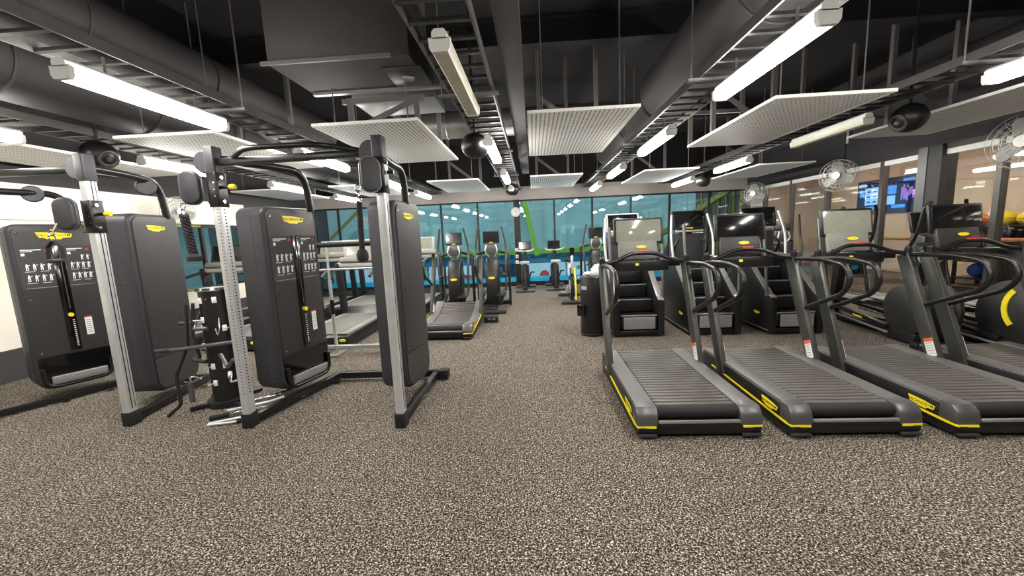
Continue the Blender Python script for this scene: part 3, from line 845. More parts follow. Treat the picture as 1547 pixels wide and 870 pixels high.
# ---- rear drive elliptical by the partition
def make_elliptical(label, loc, stripe, rz=0.0):
    r = thing('elliptical_trainer', label, 'elliptical trainer', loc, rz, 'rear flywheel ellipticals')
    q = rotm(y=PI / 2)
    for s in (-1, 1):
        R, cy, cz = (.375, .49, .42) if stripe else (.30, .40, .40)
        f = MB().lathe([(.0001, -.03), (R - .03, -.03), (R, -.01), (R, .03), (.0001, .03)], (s * .17, cy, cz), 40, q)
        c = f.build('flywheel_cover', 'disc', r)
        MB().prism(rrect(.42, .12, .03, cx=.40, cy=.09), 'yz', s * .17 - .05, s * .17 + .05, bevel=.01).build('foot_housing', 'blackp', r)
        # rail and pedal
        MB().bar((s * .23, .55, .16), (s * .17, 1.75, .26), .06, .05, bevel=.01).build('track_rail', 'blackm', r)
        MB().bar((s * .15, .42, .44), (s * .15, 1.55, .34), .05, .06, bevel=.012).build('pedal_link', 'blackm', r)
        p = MB().box((s * .15, 1.18, .41), (.15, .38, .03), bevel=.012).box((s * .15 + s * .07, 1.18, .44), (.015, .38, .05), bevel=.006)
        p.build('pedal', 'lightgrey', r)
        arm = fillet([(s * .27, 1.55, .34), (s * .27, 1.72, .95), (s * .27, 1.55, 1.25), (s * .25, 1.50, 1.62), (s * .20, 1.46, 1.68)], .12, 5)
        MB().tube(arm, .02, 10).build('swing_arm', 'blackm', r)
        if stripe:
            st = MB()
            pts = []
            for k in range(11):
                a = -.75 + 1.5 * k / 10
                pts.append((s * .205, .30 + .27 * math.cos(a), .50 + .27 * math.sin(a)))
            for a, b in zip(pts, pts[1:]): st.bar(a, b, .012, .05, up=(0, 1, 0) if False else (0, -1, 0.3))
            st.build('yellow_arc', 'yellow', c)
        MB().box((s * .26, 1.0, .20), (.006, .16, .02), rotm(x=.08)).build('yellow_tag', 'yellow', r)
        MB().bar((s * .26, .5, .10), (s * .26, 1.7, .17), .02, .02).build('silver_edge', 'stripgrey', r)
    MB().box((0, .40, .30), (.26, .5, .46), bevel=.06).build('drive_body', 'blackp', r)
    MB().box((0, 1.1, .07), (.22, 1.7, .09), bevel=.02).build('spine', 'blackm', r)
    for yy in (.10, 1.95): MB().box((0, yy, .04), (.60, .10, .07), bevel=.015).build('foot_bar', 'blackp', r)
    MB().bar((0, 1.85, .08), (0, 1.72, 1.25), .12, .14, up=(0, -1, 0), bevel=.03).build('mast', 'blackp', r)
    MB().tube(fillet([(-.18, 1.45, 1.12), (-.2, 1.62, 1.14), (.2, 1.62, 1.14), (.18, 1.45, 1.12)], .08), .018, 10).build('fixed_bar', 'blackm', r)
    MB().ball((0, 1.62, .95), .10, sx=1.3).build('fan_pod', 'lightgrey', r)
    c = MB().box((0, 0, 0), (.46, .05, .28), bevel=.02).build('console', 'blackp', r, loc=(0, 1.70, 1.42), rot=(-.25, 0, 0))
    MB().box((0, -.027, .01), (.42, .004, .22)).build('screen_glass', 'screen', c)
    MB().box((0, -.028, -.125), (.09, .006, .02)).build('badge', 'yellow', c)
    return r
make_elliptical('black elliptical with plain round flywheel covers behind the third treadmill', (4.58, 4.45, 0), False, -.05)
make_elliptical('black elliptical with a yellow arc on its flywheel cover by the partition', (5.24, 3.84, 0), True, .0)

# ---- front drive cross trainer
def make_cross(label, loc, group):
    r = thing('cross_trainer', label, 'cross trainer', loc, 0, group)
    MB().box((0, .10, .04), (.62, .14, .07), bevel=.02).build('rear_foot', 'char', r)
    MB().box((0, 1.15, .05), (.66, .14, .08), bevel=.02).build('front_foot', 'blackp', r)
    MB().box((0, .62, .07), (.24, 1.1, .08), bevel=.02).build('spine', 'blackm', r)
    body = [(.62, .10), (.58, .50), (.66, .85), (.80, 1.02), (1.0, 1.05), (1.08, .8), (1.08, .10)]
    b = MB().prism(body, 'yz', -.13, .13, bevel=.04, seg=3).build('drive_body', 'blackp', r)
    MB().prism([(math.cos(2 * PI * k / 20) * .07, math.sin(2 * PI * k / 20) * .025) for k in range(20)], 'xy', 0, .006).build('badge', 'yellow', b, loc=(0, .585, .64), rot=(PI / 2, 0, 0))
    for s in (-1, 1):
        MB().box((s * .20, .42, .26 + s * .06), (.17, .40, .035), bevel=.012).build('pedal', 'blackm', r)
        MB().bar((s * .20, .22, .16), (s * .20, .95, .32), .05, .05, bevel=.01).build('pedal_link', 'blackm', r)
        arm = fillet([(s * .28, .62, .38), (s * .30, .60, .92), (s * .32, .72, 1.22), (s * .24, .66, 1.66)], .14, 6)
        MB().tube(arm, .022, 10).build('swing_arm', 'grey_ar', r)
        MB().tube(fillet([(s * .30, .62, .72), (s * .22, .52, .70), (s * .20, .52, .86)], .06), .02, 10).build('lower_grip', 'gunmetal', r)
        MB().box((s * .335, 1.0, .56), (.05, .06, 1.12), bevel=.012).build('side_post', 'blackp', r)
        MB().tube(fillet([(s * .335, 1.0, 1.10), (s * .20, .96, 1.14), (s * .08, .88, 1.18)], .06), .03, 10).build('shoulder', 'blackm', r)
        MB().tube(fillet([(s * .06, .80, 1.06), (s * .13, .72, 1.16), (s * .09, .74, 1.30)], .05), .016, 8).build('inner_grip', 'silver', r)
    MB().box((0, .84, 1.20), (.26, .08, .22), bevel=.03).build('console_pod', 'gunmetal', r)
    c = MB().box((0, 0, 0), (.34, .04, .25), bevel=.012).build('console', 'blackp', r, loc=(0, .82, 1.45), rot=(-.15, 0, 0))
    MB().box((0, -.022, .01), (.31, .004, .21)).build('screen_glass', 'screen', c)
    MB().box((0, -.022, -.112), (.07, .006, .016)).build('console_logo', 'yellow', c)
    return r
x1 = make_cross('black cross trainer behind the curved treadmill, the nearer to the treadmills', (-1.62, 7.15, 0), 'cross trainers facing the pool')
dup(x1, (-.86, 7.22, 0), label='black cross trainer beside the aisle, in front of the window column')
dup(x1, (1.50, 8.75, 0), label='black cross trainer beyond the bin, next to the spin bike')
x2 = dup(x1, (3.06, 7.2, 0), label='black cross trainer behind the middle stair climber')
dup(x1, (4.10, 6.9, 0), label='black cross trainer behind the last stair climber')
dup(x1, (5.30, 7.9, 0), label='black cross trainer in the corner by the glass partition')

# ---- flat belt treadmills of the far rows
def make_flat(label, loc, scr='screen_glare', con='lightgrey'):
    r = thing('treadmill', label, 'treadmill', loc, 0, 'flat belt treadmills in two rows')
    MB().prism([(0, .04), (.02, .17), (.10, .20), (1.6, .20), (1.85, .30), (2.0, .28), (2.0, .05), (1.9, .02), (.1, .02)], 'yz', -.44, .44, bevel=.02).build('deck', 'blackp', r)
    MB().box((0, .84, .203), (.54, 1.50, .012), bevel=.003).build('running_belt', 'beltgrey', r)
    for s in (-1, 1):
        MB().box((s * .345, .84, .204), (.12, 1.5, .01)).build('foot_rail', 'console', r)
        MB().ball((s * .36, .004, .13), .04, sx=1.2, sy=.3, sz=.6).build('yellow_dot', 'yellow', r)
        MB().bar((s * .42, 1.70, .18), (s * .42, 1.62, 1.12), .06, .20, up=(0, -1, 0), bevel=.02).build('upright', 'blackp', r)
        MB().tube(fillet([(s * .42, 1.6, 1.06), (s * .40, 1.1, .98), (s * .40, 1.0, .92)], .08), .024, 10).build('handrail', 'blackm', r)
    MB().box((0, 1.66, 1.08), (.90, .16, .09), bevel=.03).build('lower_console', 'lightgrey', r)
    MB().box((0, 1.60, 1.16), (.72, .10, .10), rotm(x=-.6), bevel=.02).build('cup_tray', 'console', r)
    c = MB().box((0, 0, 0), (.62, .05, .32), bevel=.02).build('console', con, r, loc=(0, 1.70, 1.36), rot=(-.3, 0, 0))
    MB().box((0, -.027, .01), (.50, .004, .25)).build('screen_glass', scr, c)
    MB().box((0, -.028, -.145), (.09, .006, .018)).build('console_logo', 'yellow', c)
    return r
fl = make_flat('flat belt treadmill of the nearer row behind the silver stretch frame', (-3.06, 5.15, 0))
fd = make_flat('flat belt treadmill of the nearer row behind the attachment column', (-4.35, 5.15, 0), 'screen', 'blackp')
dup(fd, (-5.55, 5.15, 0), label='flat belt treadmill of the nearer row beside the white-band wall')
dup(fl, (-2.60, 7.35, 0), label='flat belt treadmill of the window row next to the cross trainers')
dup(fl, (-3.66, 7.35, 0), label='flat belt treadmill of the window row, second from the cross trainers')
dup(fl, (-4.72, 7.35, 0), label='flat belt treadmill of the window row, third from the cross trainers')
dup(fd, (-5.70, 7.35, 0), label='flat belt treadmill of the window row in the corner by the wall')

# ---- stretch frame
r = thing('stretch_frame', 'thin silver and black stretching frame before the flat belt treadmills', 'stretch frame', (-2.68, 4.95, 0))
for x in (0, .75):
    MB().cyl((x, 0, .02), (x, 0, 1.0), .022).m(0).cyl((x, 0, .95), (x, 0, 1.50), .016).build('post', 'silver', r)
    MB().box((x, 0, .012), (.16, .30, .024), bevel=.006).build('foot', 'stripgrey', r)
    MB().cyl((x, 0, .55), (x, 0, .74), .026).build('sleeve', 'blackm', r)
MB().cyl((-.14, 0, 1.46), (.85, 0, 1.46), .032).build('top_bar', 'rubber', r)
MB().cyl((-.14, 0, 1.14), (.85, 0, 1.14), .014).build('middle_bar', 'silver', r)
MB().bar((-.14, 0, .10), (.85, 0, .10), .05, .05, bevel=.006).build('floor_bar', 'silver', r)

# ---- low black box
f = MB().box((0, 0, .055), (.24, .16, .11), bevel=.012); f.m(1).box((-.03, -.082, .07), (.05, .006, .02)).box((.05, -.082, .07), (.05, .006, .02))
tag(f.build('socket_box', ['blackp', 'stripgrey'], loc=(-.77, 6.62, 0)), 'low black box on the carpet beside the curved treadmill', 'box')

# ---- upright bikes
def make_bike(label, loc):
    r = thing('exercise_bike', label, 'exercise bike', loc, 0, 'upright bikes before the pool windows')
    MB().box((0, .06, .04), (.50, .10, .07), bevel=.02).build('rear_foot', 'gunmetal', r)
    MB().box((0, 1.02, .04), (.54, .10, .07), bevel=.02).build('front_foot', 'gunmetal', r)
    MB().box((0, .5, .10), (.12, 1.0, .10), bevel=.03).build('spine', 'blackp', r)
    MB().prism([(.40, .1), (.42, .5), (.62, .66), (.86, .56), (.92, .1)], 'yz', -.11, .11, bevel=.04, seg=3).build('drive_body', 'blackp', r)
    MB().bar((0, .32, .12), (0, .22, .74), .07, .09, up=(0, -1, 0), bevel=.02).build('seat_post', 'gunmetal', r)
    MB().prism([(-.13, -.12), (.13, -.12), (.12, .02), (.03, .18), (-.03, .18), (-.12, .02)], 'xy', 0, .07, bevel=.025, seg=3).build('saddle', 'lightgrey', r, loc=(0, .2, .72))
    MB().bar((0, .82, .5), (0, .86, 1.12), .09, .10, up=(0, -1, 0), bevel=.02).build('mast', 'blackp', r)
    for s in (-1, 1):
        MB().cyl((s * .11, .56, .32), (s * .16, .56, .32 + s * .15), .018, n=8).box((s * .20, .56, .32 + s * .15), (.10, .12, .03), bevel=.01).build('pedal', 'blackm', r)
        MB().tube(fillet([(s * .02, .82, 1.02), (s * .22, .74, 1.04), (s * .24, .60, 1.08)], .06), .016, 8).build('handlebar', 'white', r)
    c = MB().box((0, 0, 0), (.34, .04, .23), bevel=.012).build('console', 'blackp', r, loc=(0, .84, 1.16), rot=(-.2, 0, 0))
    MB().box((0, -.022, .008), (.31, .004, .19)).build('screen_glass', 'screen', c)
    MB().box((0, .80, 1.02), (.30, .12, .03), bevel=.01).build('tray', 'lightgrey', r)
    return r
b1 = make_bike('upright bike in front of the window column', (-.24, 9.85, 0))
dup(b1, (.56, 10.0, 0), label='upright bike in front of the pool windows, between column and spin bike')

# ---- spin bike (front towards the camera)
r = thing('spin_bike', 'black spin bike with a yellow frame stripe beyond the bin', 'spin bike', (.80, 8.0, 0))
MB().box((0, .04, .04), (.52, .08, .06), bevel=.02).build('front_foot', 'char', r)
MB().box((0, 1.1, .04), (.52, .08, .06), bevel=.02).build('rear_foot', 'char', r)
MB().box((0, .57, .06), (.07, 1.06, .07), bevel=.02).build('spine', 'blackm', r)
q = rotm(y=PI / 2)
MB().lathe([(.0001, -.02), (.2, -.02), (.23, -.01), (.23, .01), (.2, .02), (.0001, .02)], (0, .28, .33), 36, q).build('flywheel', 'blackp', r)
tb = MB()
pts = [(.045, .03, .10), (.045, .03, .36), (.045, .16, .56), (.045, .24, .74)]
for a, b in zip(pts, pts[1:]): tb.bar(a, b, .03, .05, up=(0, -1, 0), bevel=.008)
tb.build('fork_stripe', 'yellow', r)
tb = MB()
for a, b in zip([(-.045, p[1], p[2]) for p in pts], [(-.045, p[1], p[2]) for p in pts[1:]]): tb.bar(a, b, .03, .05, up=(0, -1, 0), bevel=.008)
tb.build('fork', 'blackm', r)
MB().bar((0, .25, .66), (0, .27, 1.0), .05, .06, up=(0, -1, 0), bevel=.012).build('stem', 'silver', r)
hb = fillet([(-.20, .12, 1.04), (-.19, .30, 1.0), (.19, .30, 1.0), (.20, .12, 1.04)], .09)
MB().tube(hb, .017, 10).build('handlebar', 'blackm', r)
MB().box((0, .24, 1.09), (.10, .03, .16), rotm(x=.3), bevel=.01).build('display', 'screen', r)
MB().bar((0, .30, .58), (0, .78, .46), .07, .09, bevel=.02).build('frame', 'blackp', r)
MB().bar((0, .78, .2), (0, .92, .82), .05, .07, up=(0, -1, 0), bevel=.01).build('seat_post', 'silver', r)
MB().prism([(-.11, .14), (.11, .14), (.09, -.02), (.02, -.16), (-.02, -.16), (-.09, -.02)], 'xy', 0, .06, bevel=.02, seg=3).build('saddle', 'blackp', r, loc=(0, .92, .82))
for s in (-1, 1):
    MB().cyl((s * .06, .62, .33), (s * .13, .62, .33 + s * .16), .014, n=8).box((s * .18, .62, .33 + s * .16), (.10, .10, .025), bevel=.008).build('pedal', 'silver', r)

# ---- waste bin with wipes
r = thing('wipe_bin', 'black round bin with white wipes on top beside the first stair climber', 'bin', (.82, 5.62, 0))
MB().lathe([(.0001, 0), (.155, 0), (.165, .02), (.165, .84), (.155, .86), (.0001, .86)], (0, 0, 0), 36).build('body', 'blackp', r)
MB().torus((0, 0, .845), .163, .008).torus((0, 0, .03), .163, .008).build('rim', 'blackm', r)
MB().prism(rrect(.11, .16, .02), 'xz', -.172, -.12, bevel=.006).build('slot', 'gloss', r, loc=(-.10, .02, .38), rot=(0, 0, -.5))
f = MB().box((0, 0, 0), (.09, .02, .05), bevel=.006); f.build('catch', 'lightgrey', r, loc=(-.125, -.115, .70), rot=(0, 0, -.8))
f = MB().prism(rrect(.16, .13, .02), 'xy', 0, .10, bevel=.012); f.m(1)
for k in range(5): f.box((-.04 + .02 * k, .0, .115 + .012 * (k % 2)), (.03, .07, .03), rotm(x=.3 * k, y=.5 - .2 * k))
tag(f.build('wipe_pack', ['white', 'paper'], loc=(.90, 5.66, .86)), 'white pack of wipes standing on the black bin', 'wipes')
f = MB()
for k in range(7): f.box((.02 * math.cos(k * 2.1), .03 * math.sin(k * 1.3), .012 + .006 * k), (.10 - .008 * k, .07, .008), rotm(x=.15 * math.sin(k), y=.2 * math.cos(k * 2), z=k * .7))
f.m(1).box((-.01, -.03, .03), (.05, .03, .01))
tag(f.build('used_wipes', ['paper', 'red'], loc=(.76, 5.60, .862)), 'crumpled white wipes with a red corner lying on the black bin', 'wipes')

# ------------------------------------------------------------------ dual cable machines
def tower(root, A, u, W, T, front, H=1.84):
    """weight stack housing: A = near bottom corner of the seen face, u = direction along the face"""
    rz = math.atan2(u[1], u[0])
    o = Vector(root.location)
    loc = (A[0] - o.x, A[1] - o.y, 0)
    z0 = .11
    prof = rrect(W, H - z0, (.13, .13, .085, .085), 6, W / 2, (H + z0) / 2)
    f = MB().prism(prof, 'xz', .012, T, bevel=.03, seg=3)
    f.m(1)
    for k in range(30):
        z = .22 + k * .052
        f.box((-.0005, T * .36, z), (.003, .045, .0025))
    f.box((-.0005, T * .36 + .024, .98), (.003, .002, 1.5))
    b = f.build('weight_stack', ['char', 'rib'], root, loc=loc, rot=(0, 0, rz))
    zs = .46
    fp = [(.035, zs), (W - .035, zs)] + [(W - .035 - .075 + .075 * math.cos(a), H - .03 - .075 + .075 * math.sin(a)) for a in [PI / 2 * k / 5 for k in range(6)]] + [(.035 + .075 - .075 * math.sin(a), H - .03 - .075 + .075 * math.cos(a)) for a in [PI / 2 * k / 5 for k in range(6)]]
    MB().prism(fp, 'xz', .0, .03, bevel=.004).build('face_panel', 'charface', b)
    low = rrect(W - .07, zs - .01 - (z0 + .03), (.11, .11, .0, .0), 5, W / 2, (zs - .01 + z0 + .03) / 2)
    MB().prism(low, 'xz', .002 if not front else .006, .03).build('lower_panel', 'charface' if not front else 'gloss', b)
    for (x, z) in ((.07, H - .09), (W - .07, H - .09), (.07, zs + .04), (W - .07, zs + .04), (.07, 1.05), (W - .07, 1.05)):
        MB().cyl((x, -.004, z), (x, .002, z), .008, n=10).build('screw', 'chrome', b)
    if not front:
        badge(MB(), at(W * .48, -.001, H - .14, FACE_NY), .20).build('badge', ['yellow', 'ink'], b)
        return b
    badge(MB(), at(W * .52, -.001, H - .12, FACE_NY), .25).build('badge', ['yellow', 'ink'], b)
    # foot plate and loop
    MB().bar((.10, -.012, .205), (W - .09, -.012, .205), .03, .085, up=(0, -.25, 1), bevel=.006).build('foot_plate', 'footgrey', b)
    lp = fillet([(.05, -.015, .34), (.06, -.02, .14), (W - .06, -.02, .14), (W - .05, -.015, .34)], .09, 6)
    MB().tube(lp, .018, 10).build('frame_loop', 'blackm', b)
    # slot with rod
    cx = W * .52
    MB().box((cx, -.001, 1.03), (.085, .008, 1.10), bevel=.003).build('weight_slot', 'gloss', b)
    MB().cyl((cx + .01, -.006, .92), (cx + .01, -.006, 1.56), .004, n=8).build('guide_rod', 'gunmetal', b)
    f = MB().cyl((cx + .005, -.035, .86), (cx + .005, 0, .86), .020, n=16); f.build('selector_knob', 'yellow', b)
    f = MB()
    for k in range(14): f.box((cx + .018, -.0065, .80 - .021 * k), (.016, .003, .007))
    f.build('weight_marks', 'print_white', b)
    f = MB().box((cx + .125, -.002, .72), (.055, .003, .20)); f.m(1).box((cx + .125, -.0025, .815), (.055, .004, .014)); f.m(2)
    for k in range(7): f.box((cx + .125, -.004, .78 - .022 * k), (.04, .001, .006))
    f.build('warning_label', ['paper', 'print_red', 'print_grey'], b)
    # exercise pictograms
    f = MB().box((W / 2, -.0005, 1.36), (W - .075, .003, .42)); 
    def fig(x, z, h):
        f.m(1)
        f.cyl((x, -.0035, z + h * .40), (x, -.001, z + h * .40), h * .10, n=8)
        f.box((x, -.003, z + h * .10), (h * .26, .002, h * .40)).box((x - h * .09, -.003, z - h * .30), (h * .10, .002, h * .42)).box((x + h * .09, -.003, z - h * .30), (h * .10, .002, h * .42))
        f.bar((x + h * .1, -.003, z + h * .2), (x + h * .34, -.003, z + h * .36), .002, h * .09, up=(0, 1, 0) if False else (0, 0, 1))
    for half in (0, 1):
        x0 = .07 if half == 0 else cx + .065
        ww = (cx - .05 - x0) if half == 0 else (W - .06 - x0)
        f.m(1).box((x0 + ww * .35, -.003, 1.545), (ww * .7, .002, .009)).box((x0 + ww * .2, -.003, 1.53), (ww * .4, .002, .007)).box((x0 + .012, -.003, 1.50), (.024, .002, .026))
        f.m(2).box((x0 + ww * .84, -.003, 1.535), (.010, .002, .03)).box((x0 + ww * .94, -.003, 1.535), (.010, .002, .03))
        for k in range(4):
            xx = x0 + ww * (.12 + .25 * k)
            fig(xx, 1.375, .065); fig(xx, 1.265, .065)
            if half and k > 1: fig(xx, 1.455, .055)
        for z in (1.33, 1.215): f.m(1).box((x0 + ww * .2, -.003, z), (ww * .35, .002, .004)).box((x0 + ww * .7, -.003, z), (ww * .3, .002, .004))
    f.m(3).box((W / 2, -.003, 1.165), (W - .12, .002, .004))
    f.build('instruction_panel', ['dark_wall', 'print_white', 'print_red', 'print_grey'], b)
    return b

def post(root, p, top=2.22, holes=True):
    o = Vector(root.location)
    f = MB().prism(rrect(.066, .085, .012), 'xy', .10, top - .14)
    f.m(1)
    if holes:
        for k in range(60):
            f.box((.0335, .0, .3 + k * .026), (.0025, .012, .010)).box((.012, -.043, .3 + k * .026), (.016, .0025, .004))
    else: f.box((.0335, -.008, top / 2), (.0025, .008, top - .3)).box((.0335, .02, top / 2), (.0025, .004, top - .3))
    u = f.build('upright', ['silver', 'rubber'], root, loc=(p[0] - o.x, p[1] - o.y, 0))
    MB().prism(rrect(.085, .105, .014), 'xy', .0, .12, bevel=.004).build('foot_cap', 'rubber', u)
    MB().prism(rrect(.08, .10, .014), 'xy', top - .16, top + .05, bevel=.004).build('top_bracket', 'char', u)
    MB().lathe([(.0001, -.02), (.075, -.02), (.085, -.01), (.085, .01), (.075, .02), (.0001, .02)], (-.06, -.01, top - .06), 24, rotm(x=PI / 2)).build('top_pulley', 'char', u)
    return u
def carriage(root, p, z, cover, crot, knob=1):
    o = Vector(root.location)
    c = MB().prism(rrect(.088, .106, .014), 'xy', z - .13, z + .13, bevel=.005).build('pulley_carriage', 'blackm', root, loc=(p[0] - o.x, p[1] - o.y, 0))
    for dz in (-.09, .09): MB().cyl((-.062, -.02, z + dz), (.062, -.02, z + dz), .013, n=10).build('bolt', 'chrome', c)
    for dz in (-.05, .0, .05): MB().cyl((.02, -.058, z + dz), (.02, -.05, z + dz), .006, n=8).build('screw', 'chrome', c)
    MB().cyl((.05, .0, z + .02), (.10, .0, z + .02), .014, n=10).build('pin_shaft', 'blackm', c)
    MB().lathe([(.0001, 0), (.018, 0), (.022, .02), (.018, .045), (.0001, .05)], (.10 if knob > 0 else -.10, 0, z + .02), 14, rotm(y=PI / 2 * knob)).build('pin_knob', 'yellow', c)
    k = MB().prism(rrect(.135, .24, .062, 7), 'xz', -.035, .035, bevel=.012, seg=3)
    k.m(1).prism(rrect(.150, .255, .07, 7), 'xz', -.010, .010)
    k.build('pulley_cover', ['char', 'gunmetal'], c, loc=(cover[0] - p[0], cover[1] - p[1], cover[2]), rot=crot)
    return c
def arch(root, pts, r=.032):
    o = Vector(root.location)
    return MB().tube([Vector(p) - o for p in fillet(pts, .16, 7)], r, 14).build('arch_tube', 'blackm', root)
def wbar(root, name, p0, p1, w, h, m, bevel=.008):
    o = Vector(root.location)
    return MB().bar(Vector(p0) - o, Vector(p1) - o, w, h, bevel=bevel).build(name, m, root)

P0, P1, P2, P3 = (-5.12, 3.02), (-3.54, 3.03), (-2.415, 2.965), (-1.11, 2.93)
def nrm(x, y):
    l = math.hypot(x, y); return (x / l, y / l)
ma = thing('dual_cable_machine', 'charcoal dual cable machine beside the aisle with two silver posts in view', 'cable machine', (-1.8, 3.4, 0))
A3, u3 = (-2.36, 3.36), nrm(.225, .974)
A4, u4 = (-1.185, 3.36), nrm(.16, .987)
tower(ma, A3, u3, .62, .33, True)
tower(ma, A4, u4, .52, .27, False)
post(ma, P2, 2.20); post(ma, P3, 2.20, False)
carriage(ma, P2, 1.93, (-2.55, 2.88, 1.945), (0, 0, .25))
carriage(ma, P3, 1.97, (-1.15, 2.83, 1.965), (0, 0, .55), -1)
arch(ma, [(P2[0], P2[1], 2.17), (-2.26, 3.40, 2.17), (-2.16, 3.72, 2.17), (-2.16, 3.78, 1.80)])
arch(ma, [(P3[0], P3[1], 2.12), (-1.16, 3.3, 2.12), (-1.17, 3.62, 2.12), (-1.17, 3.66, 1.80)])
wbar(ma, 'crossbar', (P2[0], P2[1] + .02, 2.14), (P3[0], P3[1] + .02, 2.14), .07, .05, 'blackm')
o = Vector(ma.location)
MB().tube([Vector(p) - o for p in fillet([(-2.28, 2.99, 2.165), (-2.05, 2.80, 2.19), (-1.52, 2.80, 2.19), (-1.26, 2.97, 2.165)], .1, 6)], .02, 12).build('pull_up_bar', 'blackm', ma)
wbar(ma, 'base_tube', (P2[0], P2[1], .05), (-2.16, 4.02, .05), .06, .07, 'blackm')
wbar(ma, 'base_tube', (P3[0], P3[1], .05), (-1.08, 4.02, .05), .06, .07, 'blackm')
wbar(ma, 'rear_tube', (-2.12, 3.98, .06), (-1.0, 3.98, .06), .06, .07, 'blackm')
MB().box(Vector((-1.0, 3.98, .05)) - o, (.10, .12, .10), bevel=.012).build('end_foot', 'rubber', ma)
for (x, y) in ((-2.28, 3.50), (-2.2, 3.86), (-1.14, 3.5)):
    MB().lathe([(.0001, 0), (.03, 0), (.03, .012), (.0001, .012)], Vector((x + .07, y, 0)) - o, 14).build('floor_glide', 'chrome', ma)

mb_ = thing('dual_cable_machine', 'charcoal dual cable machine by the white-band wall, one silver post in view', 'cable machine', (-4.3, 3.5, 0))
A1, u1 = (-5.03, 3.50), nrm(.46, .888)
A2, u2 = (-3.655, 3.40), nrm(-.07, .997)
tower(mb_, A1, u1, .60, .36, True, 1.80)
tower(mb_, A2, u2, .56, .32, False, 1.84)
post(mb_, P0, 2.20, False); post(mb_, P1, 2.22, False)
carriage(mb_, P1, 1.78, (-3.615, 2.90, 1.80), (0, 0, .20))
carriage(mb_, P0, 1.60, (-5.16, 2.92, 1.60), (0, 0, .30))
arch(mb_, [(P1[0], P1[1], 2.17), (-3.60, 3.40, 2.17), (-3.69, 3.78, 2.15), (-3.70, 3.84, 1.80)])
arch(mb_, [(P0[0], P0[1], 2.10), (-4.98, 3.5, 2.10), (-4.82, 3.88, 2.10), (-4.80, 3.92, 1.76)])
wbar(mb_, 'crossbar', (P0[0], P0[1] + .02, 2.16), (P1[0], P1[1] + .02, 2.16), .07, .05, 'blackm')
wbar(mb_, 'base_tube', (P0[0], P0[1], .05), (-4.62, 4.05, .05), .06, .07, 'blackm')
wbar(mb_, 'base_tube', (P1[0], P1[1], .05), (-3.72, 4.05, .05), .06, .07, 'blackm')
wbar(mb_, 'rear_tube', (-4.70, 4.0, .06), (-3.70, 4.0, .06), .06, .07, 'blackm')
o = Vector(mb_.location)
for (x, y) in ((-4.78, 3.52), (-4.62, 3.8), (-3.60, 3.55), (-3.60, 3.85)):
    MB().lathe([(.0001, 0), (.03, 0), (.03, .012), (.0001, .012)], Vector((x, y, 0)) - o, 14).build('floor_glide', 'chrome', mb_)
for z, k in ((1.985, 0),):
    for (x, y, a) in ((-3.655, 3.62, 0), (-4.90, 3.68, 0)):
        MB().lathe([(.0001, -.02), (.07, -.02), (.08, 0), (.07, .02), (.0001, .02)], Vector((x, y, 2.09)) - o, 20, rotm(x=PI / 2, z=.9)).build('guide_pulley', 'char', mb_)

# ---- attachments hanging from the pulleys
def braided(mb, p0, p1, r, turns=9):
    p0, p1 = Vector(p0), Vector(p1)
    n = turns * 8
    for ph in (0, PI * 2 / 3, PI * 4 / 3):
        pts = []
        for k in range(n + 1):
            t = k / n; a = turns * 2 * PI * t + ph
            pts.append(p0.lerp(p1, t) + Vector((math.cos(a), math.sin(a), 0)) * r * .75)
        mb.tube(pts, r * .55, 6)
r = thing('cable_rope', 'black braided rope with a ball end hanging at the silver post beside the aisle', 'rope attachment', (-1.245, 2.82, 1.86), 0, 'rope attachments')
f = MB(); braided(f, (0, 0, -.08), (-.012, 0, -.44), .017, 7); f.build('rope', 'rubber', r)
MB().lathe([(.0001, -.06), (.03, -.055), (.042, -.03), (.042, 0), (.03, .03), (.018, .035), (.0001, .036)], (-.012, 0, -.46), 18).build('ball_end', 'rubber', r)
f = MB().torus((0, 0, .015), .022, .005, rotm(x=PI / 2)).torus((0, 0, -.03), .02, .005, rotm(y=PI / 2)).torus((0, 0, -.07), .02, .005, rotm(x=PI / 2)); f.build('clip', 'chrome', r)
r = thing('cable_rope', 'thick black braided rope hanging behind the middle silver post', 'rope attachment', (-2.66, 2.90, 1.80), 0, 'rope attachments')
f = MB(); braided(f, (0, 0, -.05), (.03, 0, -.36), .026, 4); f.build('rope', 'rubber', r)
MB().lathe([(.0001, -.035), (.05, -.035), (.05, .0), (.03, .02), (.0001, .02)], (.032, 0, -.37), 18).build('rubber_end', 'rubber', r)
f = MB().torus((0, 0, .015), .022, .005, rotm(x=PI / 2)).torus((0, 0, -.03), .02, .005, rotm(y=PI / 2)).bar((.02, 0, .03), (.09, 0, .12), .01, .01); f.build('clip', 'chrome', r)
r = thing('stirrup_handle', 'black strap handle hanging before the instruction panel of the wall-side tower', 'cable handle', (-3.72, 2.86, 1.66))
MB().torus((0, 0, 0), .022, .005, rotm(x=PI / 2)).torus((0, 0, -.04), .022, .006, rotm(y=PI / 2)).bar((.02, 0, .01), (.07, 0, .07), .012, .012).build('clip', 'chrome', r)
s = MB()
for sx in (-1, 1): s.bar((0, 0, -.06), (sx * .055, 0, -.11), .028, .006, up=(1, 0, .6)).bar((sx * .055, 0, -.105), (sx * .062, 0, -.21), .028, .006, up=(1, 0, 0))
s.build('strap', 'rubber', r)
MB().cyl((-.075, 0, -.215), (.075, 0, -.215), .016, n=14).build('grip', 'char', r)

